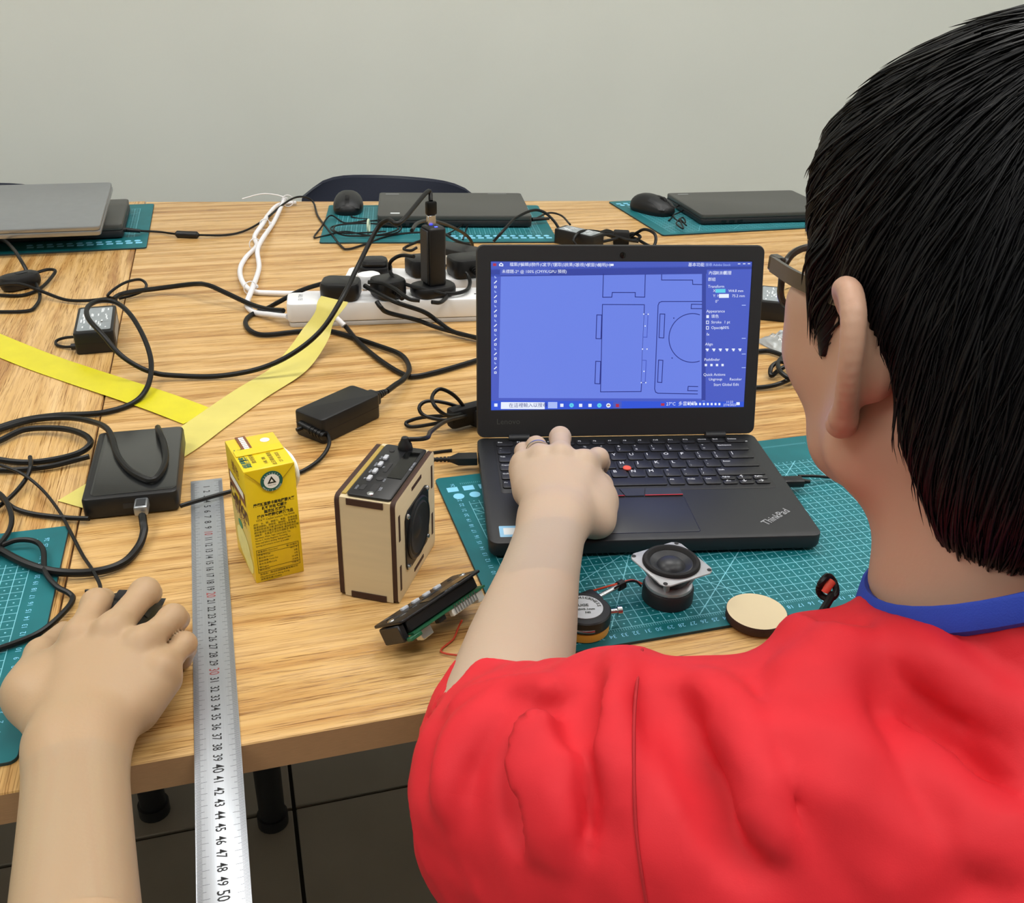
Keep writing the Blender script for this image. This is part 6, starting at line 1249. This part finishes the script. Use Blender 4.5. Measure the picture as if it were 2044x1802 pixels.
v_, q_ = skin(jk, (0.0, -0.03, TZ-0.36), (0.70, 0.53, TZ+0.25), 0.0037)
jacket = join_mesh('jacket', [(v_, q_, 0)], ['jacket_red'], pe, ROOT)
for k_, pts in enumerate(([(1282, 1296), (1272, 1360), (1266, 1430), (1265, 1500), (1266, 1580), (1270, 1660), (1280, 1740), (1290, 1800)],)):
    HT = Solid(); HT.ev = jk; q = [HT.hit(*p) for p in pts]; q = [p for p in q if p is not None]
    if len(q) > 2: mb = MB(); mb.tube([p-Vector(ROOT) for p in smooth_path(q, 6)], 0.0008, 6); mb.build('seam', 'seam_red', jacket)
# blue inner collar standing round the neck
mb = MB(); nn = 48; rings = []
for dr_, dz_ in ((0.0, -0.016), (0.0030, -0.012), (0.0020, 0.001), (0.0005, 0.0030), (-0.002, 0.002), (-0.002, -0.016)):
    ring = []
    for i in range(nn):
        a = 2*math.pi*i/nn; c_, s_ = math.cos(a), math.sin(a); rr = 0.0685+dr_+0.0025*c_*c_
        ring.append(NB+Vector((rr*c_, rr*0.98*s_-0.004, 0.026+dz_-0.04*s_+0.02*s_*s_))-Vector(ROOT))
    rings.append(ring)
mb.layers(rings, cap0=False, cap1=False); mb.build('collar', 'collar_blue', pe)
# cord loop with its toggle on the left of the neck
tg = D(1652, 1172, 0.487); rr_ = Vector(ROOT); mb = MB()
mb.tube([tg+CR*0.0042*math.cos(a)+CU*0.0056*math.sin(a)+CF*0.002*math.sin(2*a)-rr_ for a in [2*math.pi*i/24 for i in range(25)]], 0.0018, 8); lp_ = mb.build('cord_loop', 'cable_black', jacket)
mb = MB(); mb.tube([D(1646, 1180, 0.487)-rr_, D(1652, 1170, 0.486)-rr_, D(1660, 1160, 0.487)-rr_], 0.0024, 10); mb.build('cord_toggle', 'red_rubber', jacket)
mb = MB(); mb.tube(smooth_path([D(1662, 1184, 0.486)-rr_, D(1655, 1198, 0.484)-rr_, D(1640, 1222, 0.480)-rr_, D(1625, 1245, 0.474)-rr_], 5), 0.0021, 8); mb.build('cord', 'cable_black', jacket)
# ---------------------------------------------------------------- trousers and shoes under the table
TR = Solid()
for s_ in (-1, 1):
    hip = Vector((0.354+s_*0.085, 0.10, 0.545)); kn = Vector((0.354+s_*0.10, 0.50, 0.53)); an = Vector((0.354+s_*0.11, 0.46, 0.09)); TR.chain([hip, kn, an], (0.085, 0.062, 0.045), 0.03)
TR.ell(Vector((0.354, 0.08, 0.55)), (0.165, 0.11, 0.095), None, 0.05)
v_, q_ = skin(TR.ev, (0.14, -0.05, 0.03), (0.57, 0.6, 0.67), 0.009); join_mesh('trousers', [(v_, q_, 0)], ['trousers'], pe, ROOT)
for s_ in (-1, 1):
    so = Solid(); x = 0.354+s_*0.11; so.cone((x, 0.44, 0.045), (x+s_*0.01, 0.60, 0.036), 0.042, 0.034); so.cone((x, 0.45, 0.05), (x, 0.455, 0.11), 0.042, 0.045, 0.02); so.half((x, 0.45, 0.002), (0, 0, -1), 0.0, 's')
    v_, q_ = skin(so.ev, (x-0.08, 0.38, -0.01), (x+0.08, 0.66, 0.17), 0.006); join_mesh('shoe', [(v_, q_, 0)], ['shoe_leather'], pe, ROOT)
# ---------------------------------------------------------------- hair: a cap with strands lying over it
HR = Solid()
HR.ell(h(-0.014, 0.0, 0.048), (0.114, 0.082, 0.100), HAX); HR.ell(h(-0.045, 0, 0.0), (0.082, 0.078, 0.082), HAX, 0.03); HR.ell(h(-0.058, 0, -0.042), (0.060, 0.066, 0.052), HAX, 0.03)
HR.ell(h(0.045, 0.0, 0.060), (0.060, 0.069, 0.058), HAX, 0.03)
for s_ in (-1, 1):
    HR.ell(h(-0.006, s_*0.090, -0.028), (0.044, 0.036, 0.046), HAX, 0.008, 's'); HR.ell(h(-0.018, s_*0.082, -0.080), (0.050, 0.046, 0.060), HAX, 0.01, 's'); HR.ell(h(0.03, s_*0.085, -0.06), (0.035, 0.05, 0.05), HAX, 0.008, 's')
    HR.cone(h(0.030, s_*0.072, 0.03), h(0.028, s_*0.071, -0.014), 0.010, 0.0035, 0.010)
HR.half(h(0.082, 0, 0.04), HF*1.0-HU*0.55, 0.02, 's'); HR.half(h(0.046, 0, 0.0), HF*1.0-HU*0.35, 0.015, 's')
lo, hi = bounds([h(f, l, u) for f in (-0.14, 0.13) for l in (-0.11, 0.11) for u in (-0.125, 0.155)], 0.004)
hv, hq = skin(HR.ev, lo, hi, 0.0030); keep = HR
# strands
def strands(N, offs, Ls, rad, seed):
    rng = np.random.default_rng(seed); loc_ = np.asarray(hv, f32)-A3(HC); ff_, ll_, uu_ = loc_ @ A3(HF), loc_ @ A3(HL), loc_ @ A3(HU); okv = np.where(~((uu_ < 0.0) & (ff_ > -0.01)))[0]; sel = rng.choice(okv, N); X = np.asarray(hv, f32)[sel]+rng.normal(0, 0.0012, (N, 3)).astype(f32)
    crown = A3(h(-0.055, 0.012, 0.14)); U = A3(HU); Fv = A3(HF); out = []; steps = 9
    g = HR.grad(X); X = X+g*(f32(offs)-HR.ev(X))[:, None]
    L_ = (Ls[0]+(Ls[1]-Ls[0])*rng.random(N)).astype(f32); wob = rng.normal(0, 0.22, (N, 3)).astype(f32); lift = (rng.random(N)**2).astype(f32)
    for k in range(steps):
        out.append(X.copy()); g = HR.grad(X); away = X-crown; away /= np.sqrt((away*away).sum(1))[:, None]+f32(1e-6)
        uu = ((X-A3(HC)) @ U)[:, None]; down = np.clip((0.07-uu)/0.10, 0.15, 1.0)
        d = away*f32(1.0)+(-U)*down*f32(0.9)+wob*f32(0.55)+Fv*f32(0.12); d -= g*((d*g).sum(1))[:, None]; d /= np.sqrt((d*d).sum(1))[:, None]+f32(1e-6)
        X = X+d*(L_/(steps-1))[:, None]; t_ = (k+1)/(steps-1); tgt = f32(offs)+lift*f32(0.0035)*f32(t_*t_)-f32(0.0012)*f32(t_)*(1-lift)
        sd = HR.ev(X); free = sd > 0.008; cor = np.where(free, 0, tgt-sd); X = X+g*np.clip(cor, -0.004, 0.004)[:, None]
    Pth = np.stack(out, 1); e_ = Pth[:, -1]-A3(HC); ok_ = ~((e_ @ A3(HU) < -0.013) & (e_ @ A3(HF) > -0.012)); Pth = Pth[ok_]; N = len(Pth)      # N, steps, 3
    T_ = np.gradient(Pth, axis=1); T_ /= np.sqrt((T_*T_).sum(-1))[..., None]+f32(1e-9); ref = rng.normal(0, 1, (N, 1, 3)).astype(f32)
    a = np.cross(T_, ref); a /= np.sqrt((a*a).sum(-1))[..., None]+f32(1e-9); b = np.cross(T_, a)
    r = (rad*(0.6+0.8*rng.random((N, 1)))*np.array([0.5, 0.9, 1, 1, 1, 0.9, 0.75, 0.5, 0.08])[None]).astype(f32)
    vs = np.stack([Pth+r[..., None]*(a*math.cos(q)+b*math.sin(q)) for q in (0, 2*math.pi/3, 4*math.pi/3)], 2)   # N, steps, 3, 3
    V = vs.reshape(-1, 3); base = (np.arange(N)*steps*3)[:, None, None]; kk = (np.arange(steps-1)*3)[None, :, None]; j = np.arange(3)[None, None]; j2 = (j+1) % 3
    Q = np.stack([base+kk+j, base+kk+j2, base+kk+3+j2, base+kk+3+j], -1).reshape(-1, 4); return V, Q
p1 = strands(9000, 0.0005, (0.035, 0.075), 0.00055, 3); p2 = strands(2600, 0.0022, (0.03, 0.06), 0.0007, 5)
join_mesh('hair', [(hv, hq, 0), (p1[0], p1[1], 0), (p2[0], p2[1], 0)], ['hair_black'], pe, ROOT)
# ---------------------------------------------------------------- glasses
gl = thing('glasses', 'dark rimmed glasses worn by the person in red', 'glasses', tuple(h(0.09, 0, 0.0)))
go = Vector(gl.location); W_ = lambda f, l, u: h(f, l, u)-go
mat('lens', 'e8eef4', 0.02, var=0.0, trans=1.0); MATS['lens'].node_tree.nodes['Principled BSDF'].inputs['IOR'].default_value = 1.05
for s_ in (-1, 1):
    rim = []; 
    for i in range(32):
        a = 2*math.pi*i/32; ca, sa2 = math.cos(a), math.sin(a); x = 0.025*math.copysign(abs(ca)**0.6, ca); y = 0.0175*math.copysign(abs(sa2)**0.65, sa2)
        rim.append(W_(0.106-0.010*((x+0.034)/0.06)**2, s_*(0.0345+x), 0.006+y))
    mb = MB(); mb.tube(rim+[rim[0]], 0.0021, 8, flat=1.0); mb.build('rim', 'spectacle_frame', gl)
    mb = MB(); mb.add(rim, [tuple(range(32))]); mb.build('lens', 'lens', gl, smooth=False)
    mb = MB(); mb.box(W_(0.094, s_*0.0655, 0.016), (0.006, 0.010, 0.009), 0.001, 1); mb.build('hinge', 'spectacle_frame', gl)
    mb = MB(); tp_ = [W_(0.094, s_*0.0685, 0.016), W_(0.06, s_*0.0735, 0.016), W_(0.02, s_*0.0775, 0.018), W_(0.002, s_*0.080, 0.018), W_(-0.012, s_*0.081, 0.002), W_(-0.018, s_*0.079, -0.012)]
    pth = smooth_path(tp_, 6); R_ = []
    for i, p in enumerate(pth):
        hh = 0.0042 if i < 20 else 0.0026; R_.append([p+HL*s_*0.0011+HU*hh, p-HL*s_*0.0011+HU*hh, p-HL*s_*0.0011-HU*hh, p+HL*s_*0.0011-HU*hh])
    mb.layers(R_); mb.build('temple', 'spectacle_frame', gl)
mb = MB(); mb.tube(smooth_path([W_(0.1065, 0.0105, 0.010), W_(0.110, 0.0, 0.013), W_(0.1065, -0.0105, 0.010)], 6), 0.0022, 8); mb.build('bridge', 'spectacle_frame', gl)
# the chair they sit on
chair((0.354, 0.06, 0), math.pi, 'dark chair under the person in red', 0.0)
flush_texts()
